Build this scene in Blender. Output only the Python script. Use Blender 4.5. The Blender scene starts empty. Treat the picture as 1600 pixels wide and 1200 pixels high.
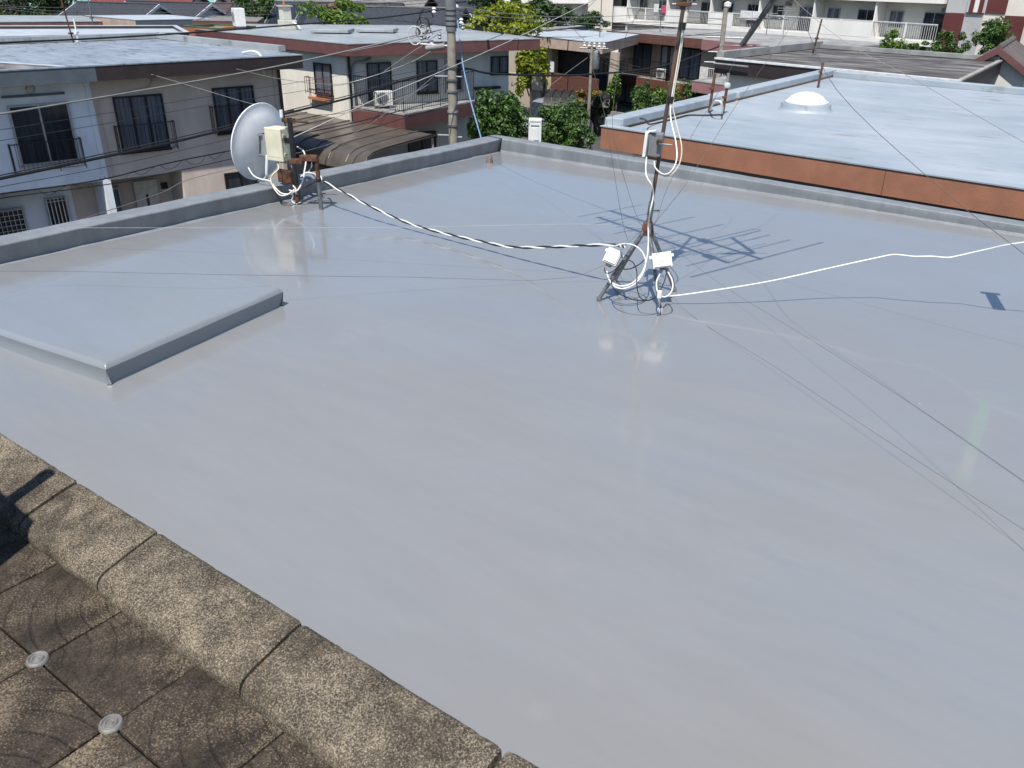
import bpy, math, random
from mathutils import Vector, Matrix, noise as mnoise
random.seed(7)
S = bpy.context.scene
C = S.collection

# ---------------------------------------------------------------- camera, sky, sun, exposure
cam = bpy.data.cameras.new('camera'); co = bpy.data.objects.new('camera', cam); C.objects.link(co)
R_, U_, B_ = ((0.779170,0.626718,0.010944),(-0.286220,0.340203,0.895734),(0.557649,-0.701061,0.444455))
co.matrix_world = Matrix(((R_[0], U_[0], B_[0], 0), (R_[1], U_[1], B_[1], 0), (R_[2], U_[2], B_[2], 2.5), (0, 0, 0, 1)))
cam.sensor_width = 36; cam.lens = 1300 / 1600 * 36; cam.clip_start = .05; cam.clip_end = 3000
S.camera = co
SUN_EL, SUN_AZ = math.radians(61), math.radians(159)       # azimuth clockwise from +Y
w = bpy.data.worlds.new('World'); S.world = w; w.use_nodes = True
nt = w.node_tree
sky = nt.nodes.new('ShaderNodeTexSky'); sky.sky_type = 'NISHITA'; sky.sun_disc = False
sky.sun_elevation = SUN_EL; sky.sun_rotation = SUN_AZ; sky.air_density = 1.0; sky.dust_density = 0.15; sky.ozone_density = 3.0
bg = nt.nodes['Background']; bg.inputs[1].default_value = 0.112
nt.links.new(sky.outputs[0], bg.inputs[0])
sl = bpy.data.lights.new('sun', 'SUN'); sl.energy = 5.0; sl.angle = math.radians(.53); sl.color = (1, .955, .89)
so = bpy.data.objects.new('sun', sl); C.objects.link(so)
sd = Vector((math.sin(SUN_AZ) * math.cos(SUN_EL), math.cos(SUN_AZ) * math.cos(SUN_EL), math.sin(SUN_EL)))
so.rotation_euler = sd.to_track_quat('Z', 'Y').to_euler(); so.location = sd * 60
S.view_settings.view_transform = 'Standard'; S.view_settings.look = 'None'
S.cycles.max_bounces = 5; S.cycles.caustics_reflective = False; S.cycles.caustics_refractive = False; S.cycles.diffuse_bounces = 1; S.cycles.glossy_bounces = 3; S.cycles.transmission_bounces = 2
S.view_settings.exposure = 0.18; S.view_settings.gamma = 1; S.view_settings.use_curve_mapping = False

# ---------------------------------------------------------------- materials
M = {}
def _n(t, k, **kw):
    n = t.nodes.new(k)
    for a, b in kw.items():
        if a.startswith('i_'):
            n.inputs[a[2:].replace('_', ' ')].default_value = b
        else: setattr(n, a, b)
    return n
def mat(name, col, rough=.65, var=.12, scale=6, metal=0, bump=0, bscale=30, col2=None, ramp=(.42, .62), stretch=(1, 1, 1), spec=.5, detail=4, bdist=.01, fine=0, fscale=90, coat=0):
    m = bpy.data.materials.new(name); m.use_nodes = True; t = m.node_tree; L = t.links.new
    p = t.nodes['Principled BSDF']
    p.inputs['Roughness'].default_value = rough; p.inputs['Metallic'].default_value = metal
    p.inputs['Specular IOR Level'].default_value = spec; p.inputs['Coat Weight'].default_value = coat
    tc = _n(t, 'ShaderNodeTexCoord'); mp = _n(t, 'ShaderNodeMapping'); mp.inputs['Scale'].default_value = stretch
    L(tc.outputs['Object'], mp.inputs[0])
    nz = _n(t, 'ShaderNodeTexNoise', i_Scale=scale, i_Detail=detail, i_Roughness=.6); L(mp.outputs[0], nz.inputs['Vector'])
    cr = _n(t, 'ShaderNodeValToRGB'); L(nz.outputs['Fac'], cr.inputs[0])
    e = cr.color_ramp.elements; e[0].position, e[1].position = ramp
    if col2 is None:
        e[0].color = (*[c * (1 - var) for c in col], 1); e[1].color = (*[min(c * (1 + var), .95) for c in col], 1)
    else: e[0].color = (*col, 1); e[1].color = (*col2, 1)
    out = cr.outputs[0]
    if fine:
        n2 = _n(t, 'ShaderNodeTexNoise', i_Scale=fscale, i_Detail=3); L(tc.outputs['Object'], n2.inputs['Vector'])
        mr = _n(t, 'ShaderNodeMapRange'); mr.inputs[1].default_value = .3; mr.inputs[2].default_value = .7
        mr.inputs[3].default_value = 1 - fine; mr.inputs[4].default_value = 1 + fine; L(n2.outputs['Fac'], mr.inputs[0])
        mx = _n(t, 'ShaderNodeMix', data_type='RGBA', blend_type='MULTIPLY'); mx.inputs[0].default_value = 1
        L(out, mx.inputs[6]); L(mr.outputs[0], mx.inputs[7]); out = mx.outputs[2]
    L(out, p.inputs['Base Color'])
    if bump:
        bn = _n(t, 'ShaderNodeTexNoise', i_Scale=bscale, i_Detail=4); L(mp.outputs[0], bn.inputs['Vector'])
        b = _n(t, 'ShaderNodeBump', i_Strength=bump, i_Distance=bdist); L(bn.outputs['Fac'], b.inputs['Height']); L(b.outputs[0], p.inputs['Normal'])
    M[name] = m; return m
def leafmat(name, a, b, trans=.25):
    m = bpy.data.materials.new(name); m.use_nodes = True; t = m.node_tree; L = t.links.new
    p = t.nodes['Principled BSDF']; p.inputs['Roughness'].default_value = .45
    g = _n(t, 'ShaderNodeNewGeometry'); cr = _n(t, 'ShaderNodeValToRGB'); L(g.outputs['Random Per Island'], cr.inputs[0])
    cr.color_ramp.elements[0].color = (*a, 1); cr.color_ramp.elements[1].color = (*b, 1)
    L(cr.outputs[0], p.inputs['Base Color'])
    tr = _n(t, 'ShaderNodeBsdfTranslucent'); L(cr.outputs[0], tr.inputs[0]); mx = _n(t, 'ShaderNodeMixShader'); mx.inputs[0].default_value = trans
    L(p.outputs[0], mx.inputs[1]); L(tr.outputs[0], mx.inputs[2]); L(mx.outputs[0], t.nodes['Material Output'].inputs[0]); M[name] = m
def deckmat(name, col, rough, und=.012, streak=.05, spec=.5, coat=1):
    """glossy trowelled urethane coating: slow undulation, faint trowel streaks"""
    m = bpy.data.materials.new(name); m.use_nodes = True; t = m.node_tree; L = t.links.new
    p = t.nodes['Principled BSDF']; p.inputs['Specular IOR Level'].default_value = spec
    tc = _n(t, 'ShaderNodeTexCoord'); mp = _n(t, 'ShaderNodeMapping'); mp.inputs['Scale'].default_value = (.6, 1.0, 1); mp.inputs['Rotation'].default_value = (0, 0, .12)
    L(tc.outputs['Object'], mp.inputs[0])
    n1 = _n(t, 'ShaderNodeTexNoise', i_Scale=1.1, i_Detail=5, i_Roughness=.55); L(mp.outputs[0], n1.inputs['Vector'])
    n2 = _n(t, 'ShaderNodeTexNoise', i_Scale=.45, i_Detail=2); L(tc.outputs['Object'], n2.inputs['Vector'])
    ad = _n(t, 'ShaderNodeMath', operation='ADD'); L(n1.outputs['Fac'], ad.inputs[0]); L(n2.outputs['Fac'], ad.inputs[1])
    cr = _n(t, 'ShaderNodeMapRange'); cr.inputs[1].default_value = .7; cr.inputs[2].default_value = 1.3
    cr.inputs[3].default_value = 1 - streak; cr.inputs[4].default_value = 1 + streak; L(ad.outputs[0], cr.inputs[0])
    mx = _n(t, 'ShaderNodeMix', data_type='RGBA', blend_type='MULTIPLY'); mx.inputs[0].default_value = 1; mx.inputs[6].default_value = (*col, 1); L(cr.outputs[0], mx.inputs[7])
    # thin dust specks and pale scuffs
    v = _n(t, 'ShaderNodeTexVoronoi', i_Scale=2.3); L(tc.outputs['Object'], v.inputs['Vector'])
    lt = _n(t, 'ShaderNodeMath', operation='LESS_THAN'); lt.inputs[1].default_value = .012; L(v.outputs['Distance'], lt.inputs[0])
    m2 = _n(t, 'ShaderNodeMix', data_type='RGBA'); m2.inputs[7].default_value = (.6, .62, .62, 1); L(lt.outputs[0], m2.inputs[0]); L(mx.outputs[2], m2.inputs[6])
    bt = _n(t, 'ShaderNodeTexBrick', offset=.37); bt.inputs['Scale'].default_value = 1; bt.inputs['Brick Width'].default_value = 4.7; bt.inputs['Row Height'].default_value = 1.02; bt.inputs['Mortar Size'].default_value = .006; bt.inputs['Mortar Smooth'].default_value = .6
    for k_, c_ in (('Color1', (.985, .985, .985, 1)), ('Color2', (1.02, 1.015, 1.01, 1)), ('Mortar', (1, 1, 1, 1))): bt.inputs[k_].default_value = c_
    wq = _n(t, 'ShaderNodeTexNoise', i_Scale=.7, i_Detail=2); L(tc.outputs['Object'], wq.inputs['Vector']); wm = _n(t, 'ShaderNodeMix', data_type='VECTOR'); wm.inputs[0].default_value = .05; L(tc.outputs['Object'], wm.inputs[4]); L(wq.outputs['Color'], wm.inputs[5]); L(wm.outputs[1], bt.inputs['Vector'])
    m5 = _n(t, 'ShaderNodeMix', data_type='RGBA', blend_type='MULTIPLY'); m5.inputs[0].default_value = .55; L(m2.outputs[2], m5.inputs[6]); L(bt.outputs['Color'], m5.inputs[7])
    wc = _n(t, 'ShaderNodeTexNoise', i_Scale=.55, i_Detail=5, i_Roughness=.6); L(mp.outputs[0], wc.inputs['Vector']); wr = _n(t, 'ShaderNodeValToRGB'); L(wc.outputs['Fac'], wr.inputs[0]); wr.color_ramp.elements[0].position = .35; wr.color_ramp.elements[1].position = .65; wr.color_ramp.elements[0].color = (1.02, .99, .955, 1); wr.color_ramp.elements[1].color = (.955, 1.0, 1.06, 1)
    m6 = _n(t, 'ShaderNodeMix', data_type='RGBA', blend_type='MULTIPLY'); m6.inputs[0].default_value = .75; L(m5.outputs[2], m6.inputs[6]); L(wr.outputs[0], m6.inputs[7])
    nd = _n(t, 'ShaderNodeTexNoise', i_Scale=.8, i_Detail=6, i_Roughness=.7); L(tc.outputs['Object'], nd.inputs['Vector'])
    dd = _n(t, 'ShaderNodeMapRange'); dd.inputs[1].default_value = .6; dd.inputs[2].default_value = .78; dd.inputs[4].default_value = .3; L(nd.outputs['Fac'], dd.inputs[0])
    m4 = _n(t, 'ShaderNodeMix', data_type='RGBA'); m4.inputs[7].default_value = (.36, .35, .33, 1); L(dd.outputs[0], m4.inputs[0]); L(m6.outputs[2], m4.inputs[6])
    L(m4.outputs[2], p.inputs['Base Color'])
    rr = _n(t, 'ShaderNodeMapRange'); rr.inputs[1].default_value = .35; rr.inputs[2].default_value = .65; rr.inputs[3].default_value = rough * .5; rr.inputs[4].default_value = rough * 1.8
    L(n1.outputs['Fac'], rr.inputs[0]); L(rr.outputs[0], p.inputs['Coat Roughness']); p.inputs['Roughness'].default_value = .31; p.inputs['Coat Weight'].default_value = coat; p.inputs['Coat IOR'].default_value = 1.52
    b1 = _n(t, 'ShaderNodeTexNoise', i_Scale=1.8, i_Detail=3, i_Roughness=.45); mp2 = _n(t, 'ShaderNodeMapping'); mp2.inputs['Scale'].default_value = (.6, 1.5, 1); L(tc.outputs['Object'], mp2.inputs[0]); L(mp2.outputs[0], b1.inputs['Vector'])
    bp = _n(t, 'ShaderNodeBump', i_Strength=1, i_Distance=und); L(b1.outputs['Fac'], bp.inputs['Height'])
    b2 = _n(t, 'ShaderNodeTexNoise', i_Scale=22, i_Detail=2); L(tc.outputs['Object'], b2.inputs['Vector'])
    bq = _n(t, 'ShaderNodeBump', i_Strength=1, i_Distance=und * .012); L(b2.outputs['Fac'], bq.inputs['Height']); L(bp.outputs[0], bq.inputs['Normal']); L(bq.outputs[0], p.inputs['Normal'])
    M[name] = m
def stonemat(name, dark, mid, light, s1=14, s2=55, arcs=False):
    """weathered washed concrete with lichen-pale specks"""
    m = bpy.data.materials.new(name); m.use_nodes = True; t = m.node_tree; L = t.links.new
    p = t.nodes['Principled BSDF']; p.inputs['Roughness'].default_value = .9; p.inputs['Specular IOR Level'].default_value = .25
    tc = _n(t, 'ShaderNodeTexCoord'); W = tc.outputs['Object']
    n1 = _n(t, 'ShaderNodeTexNoise', i_Scale=s1, i_Detail=6, i_Roughness=.7); L(W, n1.inputs['Vector'])
    n2 = _n(t, 'ShaderNodeTexNoise', i_Scale=s2 * 2.2, i_Detail=4, i_Roughness=.75); L(W, n2.inputs['Vector'])
    n3 = _n(t, 'ShaderNodeTexNoise', i_Scale=3.5, i_Detail=3); L(W, n3.inputs['Vector'])
    c1 = _n(t, 'ShaderNodeValToRGB'); L(n1.outputs['Fac'], c1.inputs[0]); e = c1.color_ramp.elements
    e[0].position, e[1].position = .36, .62; e[0].color = (*dark, 1); e[1].color = (*mid, 1)
    ad = _n(t, 'ShaderNodeMath', operation='MULTIPLY_ADD'); ad.inputs[1].default_value = .22; L(n1.outputs['Fac'], ad.inputs[0]); L(n2.outputs['Fac'], ad.inputs[2])
    a2 = _n(t, 'ShaderNodeMath', operation='MULTIPLY_ADD'); a2.inputs[1].default_value = .6 if arcs else .25; L(n3.outputs['Fac'], a2.inputs[0]); L(ad.outputs[0], a2.inputs[2])
    c2 = _n(t, 'ShaderNodeValToRGB'); L(a2.outputs[0], c2.inputs[0]); e = c2.color_ramp.elements; e[0].position, e[1].position = (.7, .86) if not arcs else (.97, 1.09)
    mx = _n(t, 'ShaderNodeMix', data_type='RGBA'); mx.inputs[7].default_value = (*light, 1); L(c2.outputs[0], mx.inputs[0]); L(c1.outputs[0], mx.inputs[6])
    v = _n(t, 'ShaderNodeTexVoronoi', i_Scale=s2 * 1.7); L(W, v.inputs['Vector'])
    mr = _n(t, 'ShaderNodeMapRange'); mr.inputs[1].default_value = .1; mr.inputs[2].default_value = .6; mr.inputs[3].default_value = .45; mr.inputs[4].default_value = 1.25; L(v.outputs['Distance'], mr.inputs[0])
    m3 = _n(t, 'ShaderNodeMix', data_type='RGBA', blend_type='MULTIPLY'); m3.inputs[0].default_value = .8; L(mx.outputs[2], m3.inputs[6]); L(mr.outputs[0], m3.inputs[7])
    n5 = _n(t, 'ShaderNodeTexNoise', i_Scale=5.5, i_Detail=6, i_Roughness=.65); L(W, n5.inputs['Vector']); s5 = _n(t, 'ShaderNodeValToRGB'); L(n5.outputs['Fac'], s5.inputs[0])
    s5.color_ramp.elements[0].position = .33; s5.color_ramp.elements[1].position = .66; s5.color_ramp.elements[0].color = (.62, .6, .58, 1); s5.color_ramp.elements[1].color = (1.25, 1.2, 1.12, 1)
    m7 = _n(t, 'ShaderNodeMix', data_type='RGBA', blend_type='MULTIPLY'); m7.inputs[0].default_value = 1; L(m3.outputs[2], m7.inputs[6]); L(s5.outputs[0], m7.inputs[7])
    n6 = _n(t, 'ShaderNodeTexNoise', i_Scale=26, i_Detail=3); L(W, n6.inputs['Vector']); s6 = _n(t, 'ShaderNodeMapRange'); s6.inputs[1].default_value = .68; s6.inputs[2].default_value = .74; s6.inputs[4].default_value = .6; L(n6.outputs['Fac'], s6.inputs[0])
    m8 = _n(t, 'ShaderNodeMix', data_type='RGBA'); m8.inputs[7].default_value = (.2, .1, .03, 1) if not arcs else (.15, .12, .09, 1); L(s6.outputs[0], m8.inputs[0]); L(m7.outputs[2], m8.inputs[6])
    L(m8.outputs[2], p.inputs['Base Color'])
    b = _n(t, 'ShaderNodeBump', i_Strength=.9, i_Distance=.004); L(n2.outputs['Fac'], b.inputs['Height'])
    if arcs:
        wv = _n(t, 'ShaderNodeTexWave', wave_type='RINGS', rings_direction='SPHERICAL', i_Scale=5.0, i_Distortion=.5); mp = _n(t, 'ShaderNodeMapping')
        L(W, mp.inputs[0]); L(mp.outputs[0], wv.inputs['Vector'])
        cw = _n(t, 'ShaderNodeMapRange'); cw.inputs[1].default_value = 0; cw.inputs[2].default_value = .16; L(wv.outputs['Fac'], cw.inputs[0])
        b2 = _n(t, 'ShaderNodeBump', i_Strength=.75, i_Distance=.005); L(cw.outputs[0], b2.inputs['Height']); L(b.outputs[0], b2.inputs['Normal']); L(b2.outputs[0], p.inputs['Normal'])
    else: L(b.outputs[0], p.inputs['Normal'])
    M[name] = m

def stainroof(name, a, b_, stain, s=1.0, amt=.7):
    """old coated roof: broad mottling, brushed streaks, sparse dirt patches"""
    m = bpy.data.materials.new(name); m.use_nodes = True; t = m.node_tree; L = t.links.new; p = t.nodes['Principled BSDF']; p.inputs['Roughness'].default_value = .45
    tc = _n(t, 'ShaderNodeTexCoord'); mp = _n(t, 'ShaderNodeMapping'); mp.inputs['Scale'].default_value = (.45, 1.8, 1); L(tc.outputs['Object'], mp.inputs[0])
    n1 = _n(t, 'ShaderNodeTexNoise', i_Scale=1.2 * s, i_Detail=8, i_Roughness=.65); L(mp.outputs[0], n1.inputs['Vector'])
    n0 = _n(t, 'ShaderNodeTexNoise', i_Scale=.35 * s, i_Detail=3); L(tc.outputs['Object'], n0.inputs['Vector'])
    ad = _n(t, 'ShaderNodeMath', operation='ADD'); L(n1.outputs['Fac'], ad.inputs[0]); L(n0.outputs['Fac'], ad.inputs[1])
    c1 = _n(t, 'ShaderNodeMapRange'); c1.inputs[1].default_value = .75; c1.inputs[2].default_value = 1.25; L(ad.outputs[0], c1.inputs[0])
    mx = _n(t, 'ShaderNodeMix', data_type='RGBA'); mx.inputs[6].default_value = (*a, 1); mx.inputs[7].default_value = (*b_, 1); L(c1.outputs[0], mx.inputs[0])
    mp2 = _n(t, 'ShaderNodeMapping'); mp2.inputs['Scale'].default_value = (.8, 2.6, 1); mp2.inputs['Location'].default_value = (7, 3, 1); L(tc.outputs['Object'], mp2.inputs[0])
    n2 = _n(t, 'ShaderNodeTexNoise', i_Scale=1.1 * s, i_Detail=7, i_Roughness=.7); L(mp2.outputs[0], n2.inputs['Vector'])
    c2 = _n(t, 'ShaderNodeMapRange'); c2.inputs[1].default_value = amt - .06; c2.inputs[2].default_value = amt + .08; c2.inputs[4].default_value = .85; L(n2.outputs['Fac'], c2.inputs[0])
    m2 = _n(t, 'ShaderNodeMix', data_type='RGBA'); m2.inputs[7].default_value = (*stain, 1); L(c2.outputs[0], m2.inputs[0]); L(mx.outputs[2], m2.inputs[6]); L(m2.outputs[2], p.inputs['Base Color'])
    b = _n(t, 'ShaderNodeBump', i_Strength=.5, i_Distance=.03); L(n1.outputs['Fac'], b.inputs['Height']); L(b.outputs[0], p.inputs['Normal']); M[name] = m
deckmat('deck_grey', (.255, .258, .259), .07, und=.024, streak=.035, coat=.85)
mat('parapet_grey', (.21, .224, .238), .5, .1, 5, bump=.8, bscale=9, stretch=(1, 1, .35), bdist=.012)
deckmat('slab_grey', (.235, .25, .264), .2, und=.02, coat=.35)
stonemat('coping_stone', (.052, .044, .036), (.1, .085, .066), (.31, .27, .205), 16, 95)
stonemat('tile_stone', (.036, .03, .024), (.075, .061, .048), (.18, .148, .108), 9, 85, arcs=True)
mat('joint_bed', (.015, .014, .012), .95)
mat('steel_cap', (.5, .46, .4), .42, .15, 30, metal=.75)
mat('galvanised', (.2, .205, .21), .45, .25, 25, metal=.55, fine=.1)
mat('antenna_metal', (.09, .095, .1), .45, .2, 25, metal=.4)
mat('rusty', (.13, .05, .022), .85, col2=(.035, .02, .014), scale=18, ramp=(.4, .6), bump=.4, bscale=60, bdist=.004)
mat('rust_brown', (.14, .06, .028), .8, col2=(.06, .026, .015), scale=22, bump=.4, bscale=60, bdist=.004)
mat('mast_rust', (.075, .05, .035), .6, col2=(.2, .09, .045), scale=9, stretch=(1, 1, .3), ramp=(.5, .72))
mat('black_tape', (.012, .012, .013), .5)
mat('white_plastic', (.78, .77, .73), .4, .05, 9)
mat('off_white', (.62, .6, .52), .45, .08, 9)
mat('cream_box', (.66, .63, .47), .45, .07, 7)
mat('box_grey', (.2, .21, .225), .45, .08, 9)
mat('dish_grey', (.88, .88, .88), .5, .06, 4, coat=.2)
mat('bracket_grey', (.3, .32, .33), .5, .1, 9)
mat('white_cable', (.8, .79, .75), .4, .05, 5)
mat('cream_cable', (.62, .57, .44), .45, .1, 5)
mat('black_cable', (.014, .014, .015), .45)
mat('grey_cable', (.24, .24, .23), .6, .1, 2)
mat('dark_cable', (.035, .035, .037), .6)
mat('blue_cable', (.2, .33, .52), .5)
mat('thin_wire', (.12, .115, .11), .5, metal=.4)
mat('pale_wire', (.5, .5, .47), .5, metal=.3)
mat('green_plastic', (.12, .5, .27), .4)
mat('clay_stub', (.18, .14, .11), .9, .3, 40)
mat('wall_white', (.8, .82, .86), .85, .07, 1.6, stretch=(1, 1, .4), detail=7, fine=.05)
mat('wall_beige', (.64, .53, .45), .9, .07, 1.6, stretch=(1, 1, .4), detail=7, fine=.05)
mat('wall_cream', (.8, .76, .66), .88, .07, 1.6, stretch=(1, 1, .4), detail=7, fine=.04)
mat('wall_tan', (.5, .43, .34), .9, .07, 1.6, stretch=(1, 1, .4), detail=7)
mat('wall_pale', (.66, .63, .57), .9, .07, 1.6, stretch=(1, 1, .4), detail=7)
mat('wall_yellow', (.55, .42, .24), .9, .08, 1.2)
mat('wall_brick', (.13, .05, .035), .9, .2, 8)
mat('apt_white', (.9, .87, .81), .85, .05, .6, stretch=(1, 1, .2))
mat('apt_back', (.78, .74, .66), .88, .06, .6)
mat('apt_grey', (.5, .49, .48), .88, .06, .6)
mat('apt_cream', (.78, .72, .62), .88, .05, .6)
mat('apt_maroon', (.13, .032, .03), .8, .08, .6)
mat('fascia_grey', (.1, .12, .14), .55, .1, 2)
mat('fascia_dark', (.035, .024, .024), .5, .15, 2)
mat('fascia_maroon', (.15, .064, .06), .5, .1, 2)
mat('fascia_brown', (.35, .155, .09), .6, .08, 3, fine=.06, bump=.3, bscale=50)
mat('fascia_redbrown', (.16, .07, .05), .6, .12, 2)
mat('fascia_pink', (.34, .17, .17), .6, .1, 2)
mat('fascia_beige', (.5, .38, .3), .7, .1, 2)
mat('fascia_orange', (.42, .16, .08), .6, .1, 2)
mat('trim_white', (.75, .75, .74), .5)
stainroof('roof_lightblue', (.28, .33, .37), (.4, .44, .475), (.2, .165, .13), s=1.3, amt=.64)
# bump=.3, bscale=3, bdist=.02, detail=6)
stainroof('roof_stained', (.21, .245, .29), (.33, .37, .42), (.09, .085, .08), s=1.6, amt=.58)
# col2=(.38, .43, .49), scale=2.2, ramp=(.36, .5), stretch=(1.8, .6, 1), detail=8, fine=.08)
mat('roof_white', (.42, .46, .5), .6, .08, 1.5)
stainroof('roof_pale', (.27, .28, .28), (.38, .41, .43), (.16, .16, .145), s=1.2, amt=.6)
# col2=(.5, .53, .55), scale=1.0, ramp=(.35, .6), stretch=(.5, 2, 1), detail=6)
mat('roof_darkstain', (.055, .05, .047), .85, col2=(.28, .265, .25), scale=1.5, ramp=(.42, .75), stretch=(.5, 1.8, 1), detail=7)
mat('roof_grey', (.3, .3, .29), .75, .2, 1.2, detail=6)
mat('roof_green', (.05, .13, .06), .8, .2, 3)
mat('roof_brownmetal', (.13, .095, .075), .55, .15, 2)
mat('roof_tile', (.045, .048, .055), .5, .2, 5, bump=.5, bscale=14, bdist=.05)
mat('roof_tile_brown', (.09, .06, .055), .6, .2, 5, bump=.5, bscale=14, bdist=.05)
mat('roof_tile_red', (.2, .04, .03), .6, .2, 5, bump=.5, bscale=14, bdist=.05)
mat('roof_teal', (.2, .38, .34), .6, .1, 3)
mat('roof_slate', (.2, .19, .18), .8, .25, 6)
mat('frame_black', (.014, .013, .013), .4, metal=.2)
mat('frame_silver', (.42, .42, .43), .4, metal=.5)
mat('frame_cream', (.55, .52, .45), .5)
mat('glass_dark', (.028, .034, .042), .06, .3, 1.2, stretch=(5, 5, .3), spec=.6)
mat('glass_curtain', (.07, .08, .1), .1, col2=(.17, .19, .22), scale=3, stretch=(7, 7, .15), ramp=(.35, .65), spec=.5)
mat('glass_pale', (.3, .33, .36), .12, col2=(.48, .5, .52), scale=2, stretch=(5, 5, .2))
mat('glass_blue', (.1, .17, .26), .08, .2, 2)
mat('rail_black', (.015, .014, .015), .5)
mat('rail_white', (.74, .72, .67), .5)
mat('rail_silver', (.36, .36, .36), .4, metal=.3)
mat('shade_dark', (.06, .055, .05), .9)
mat('carport_dark', (.026, .023, .021), .5, .15, 2)
mat('carport_brown', (.1, .085, .072), .35, .12, 1.5, coat=.1)
mat('door_pale', (.6, .56, .48), .6)
mat('concrete', (.33, .31, .28), .9, .15, 3, fine=.12)
mat('concrete_pole', (.3, .27, .22), .85, .15, 4, fine=.1)
mat('block_wall', (.26, .25, .225), .92, .2, 4, fine=.12)
mat('asphalt', (.07, .07, .07), .9, .12, 3, fine=.15)
mat('soil', (.16, .12, .08), .95, .25, 2, fine=.2)
mat('ground_mix', (.11, .1, .09), .95, .25, .3, detail=8)
mat('insulator', (.75, .75, .72), .3)
mat('steel_drum', (.2, .21, .21), .6, metal=.2)
mat('car_silver', (.4, .44, .43), .25, .03, 2, metal=.4, coat=.6)
mat('car_dark', (.03, .035, .05), .2, .03, 2, coat=.7)
mat('car_white', (.7, .7, .7), .25, .03, 2, coat=.7)
mat('rubber', (.015, .015, .015), .8)
mat('cloth_blue', (.16, .3, .5), .8, .4, 6)
mat('cloth_white', (.75, .74, .72), .9, .1, 3)
mat('cloth_pink', (.6, .08, .16), .9)
mat('bark', (.1, .075, .055), .95, .3, 12, bump=.6, bscale=30)
mat('dirty_cover', (.3, .28, .24), .7, .25, 3)
mat('dome_white', (.75, .75, .75), .7, .04, 3)
mat('skin', (.45, .3, .22), .6)
leafmat('leaf_green', (.022, .06, .01), (.1, .19, .03))
leafmat('leaf_dark', (.015, .035, .01), (.06, .11, .025))
leafmat('leaf_yellow', (.13, .2, .015), (.36, .38, .02), .35)
leafmat('leaf_lime', (.05, .12, .015), (.17, .27, .03), .3)
leafmat('leaf_orange', (.16, .12, .02), (.3, .2, .03))

# ---------------------------------------------------------------- mesh helpers
ORG = {}
def V(*a): return Vector(a[0] if len(a) == 1 else a)
def tag(o, label=None, cat=None, group=None, kind=None):
    if label: o['label'] = label
    if cat: o['category'] = cat
    if group: o['group'] = group
    if kind: o['kind'] = kind
    return o
def thing(name, label, cat, loc, group=None):
    o = bpy.data.objects.new(name, None); C.objects.link(o); o.location = V(*loc) if len(loc) == 3 else V(loc[0], loc[1], 0)
    o.empty_display_size = .2; ORG[o.name] = o.location.copy(); return tag(o, label, cat, group)
def smooth_pts(pts, n=6):
    P = [V(p) for p in pts]
    if len(P) < 3: return P
    Q = [P[0] * 2 - P[1]] + P + [P[-1] * 2 - P[-2]]; out = []
    for i in range(1, len(Q) - 2):
        a, b, c, d = Q[i - 1:i + 3]
        for k in range(n):
            t = k / n
            out.append(.5 * ((2 * b) + (c - a) * t + (2 * a - 5 * b + 4 * c - d) * t * t + (3 * b - a - 3 * c + d) * t ** 3))
    out.append(P[-1]); return out
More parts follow.
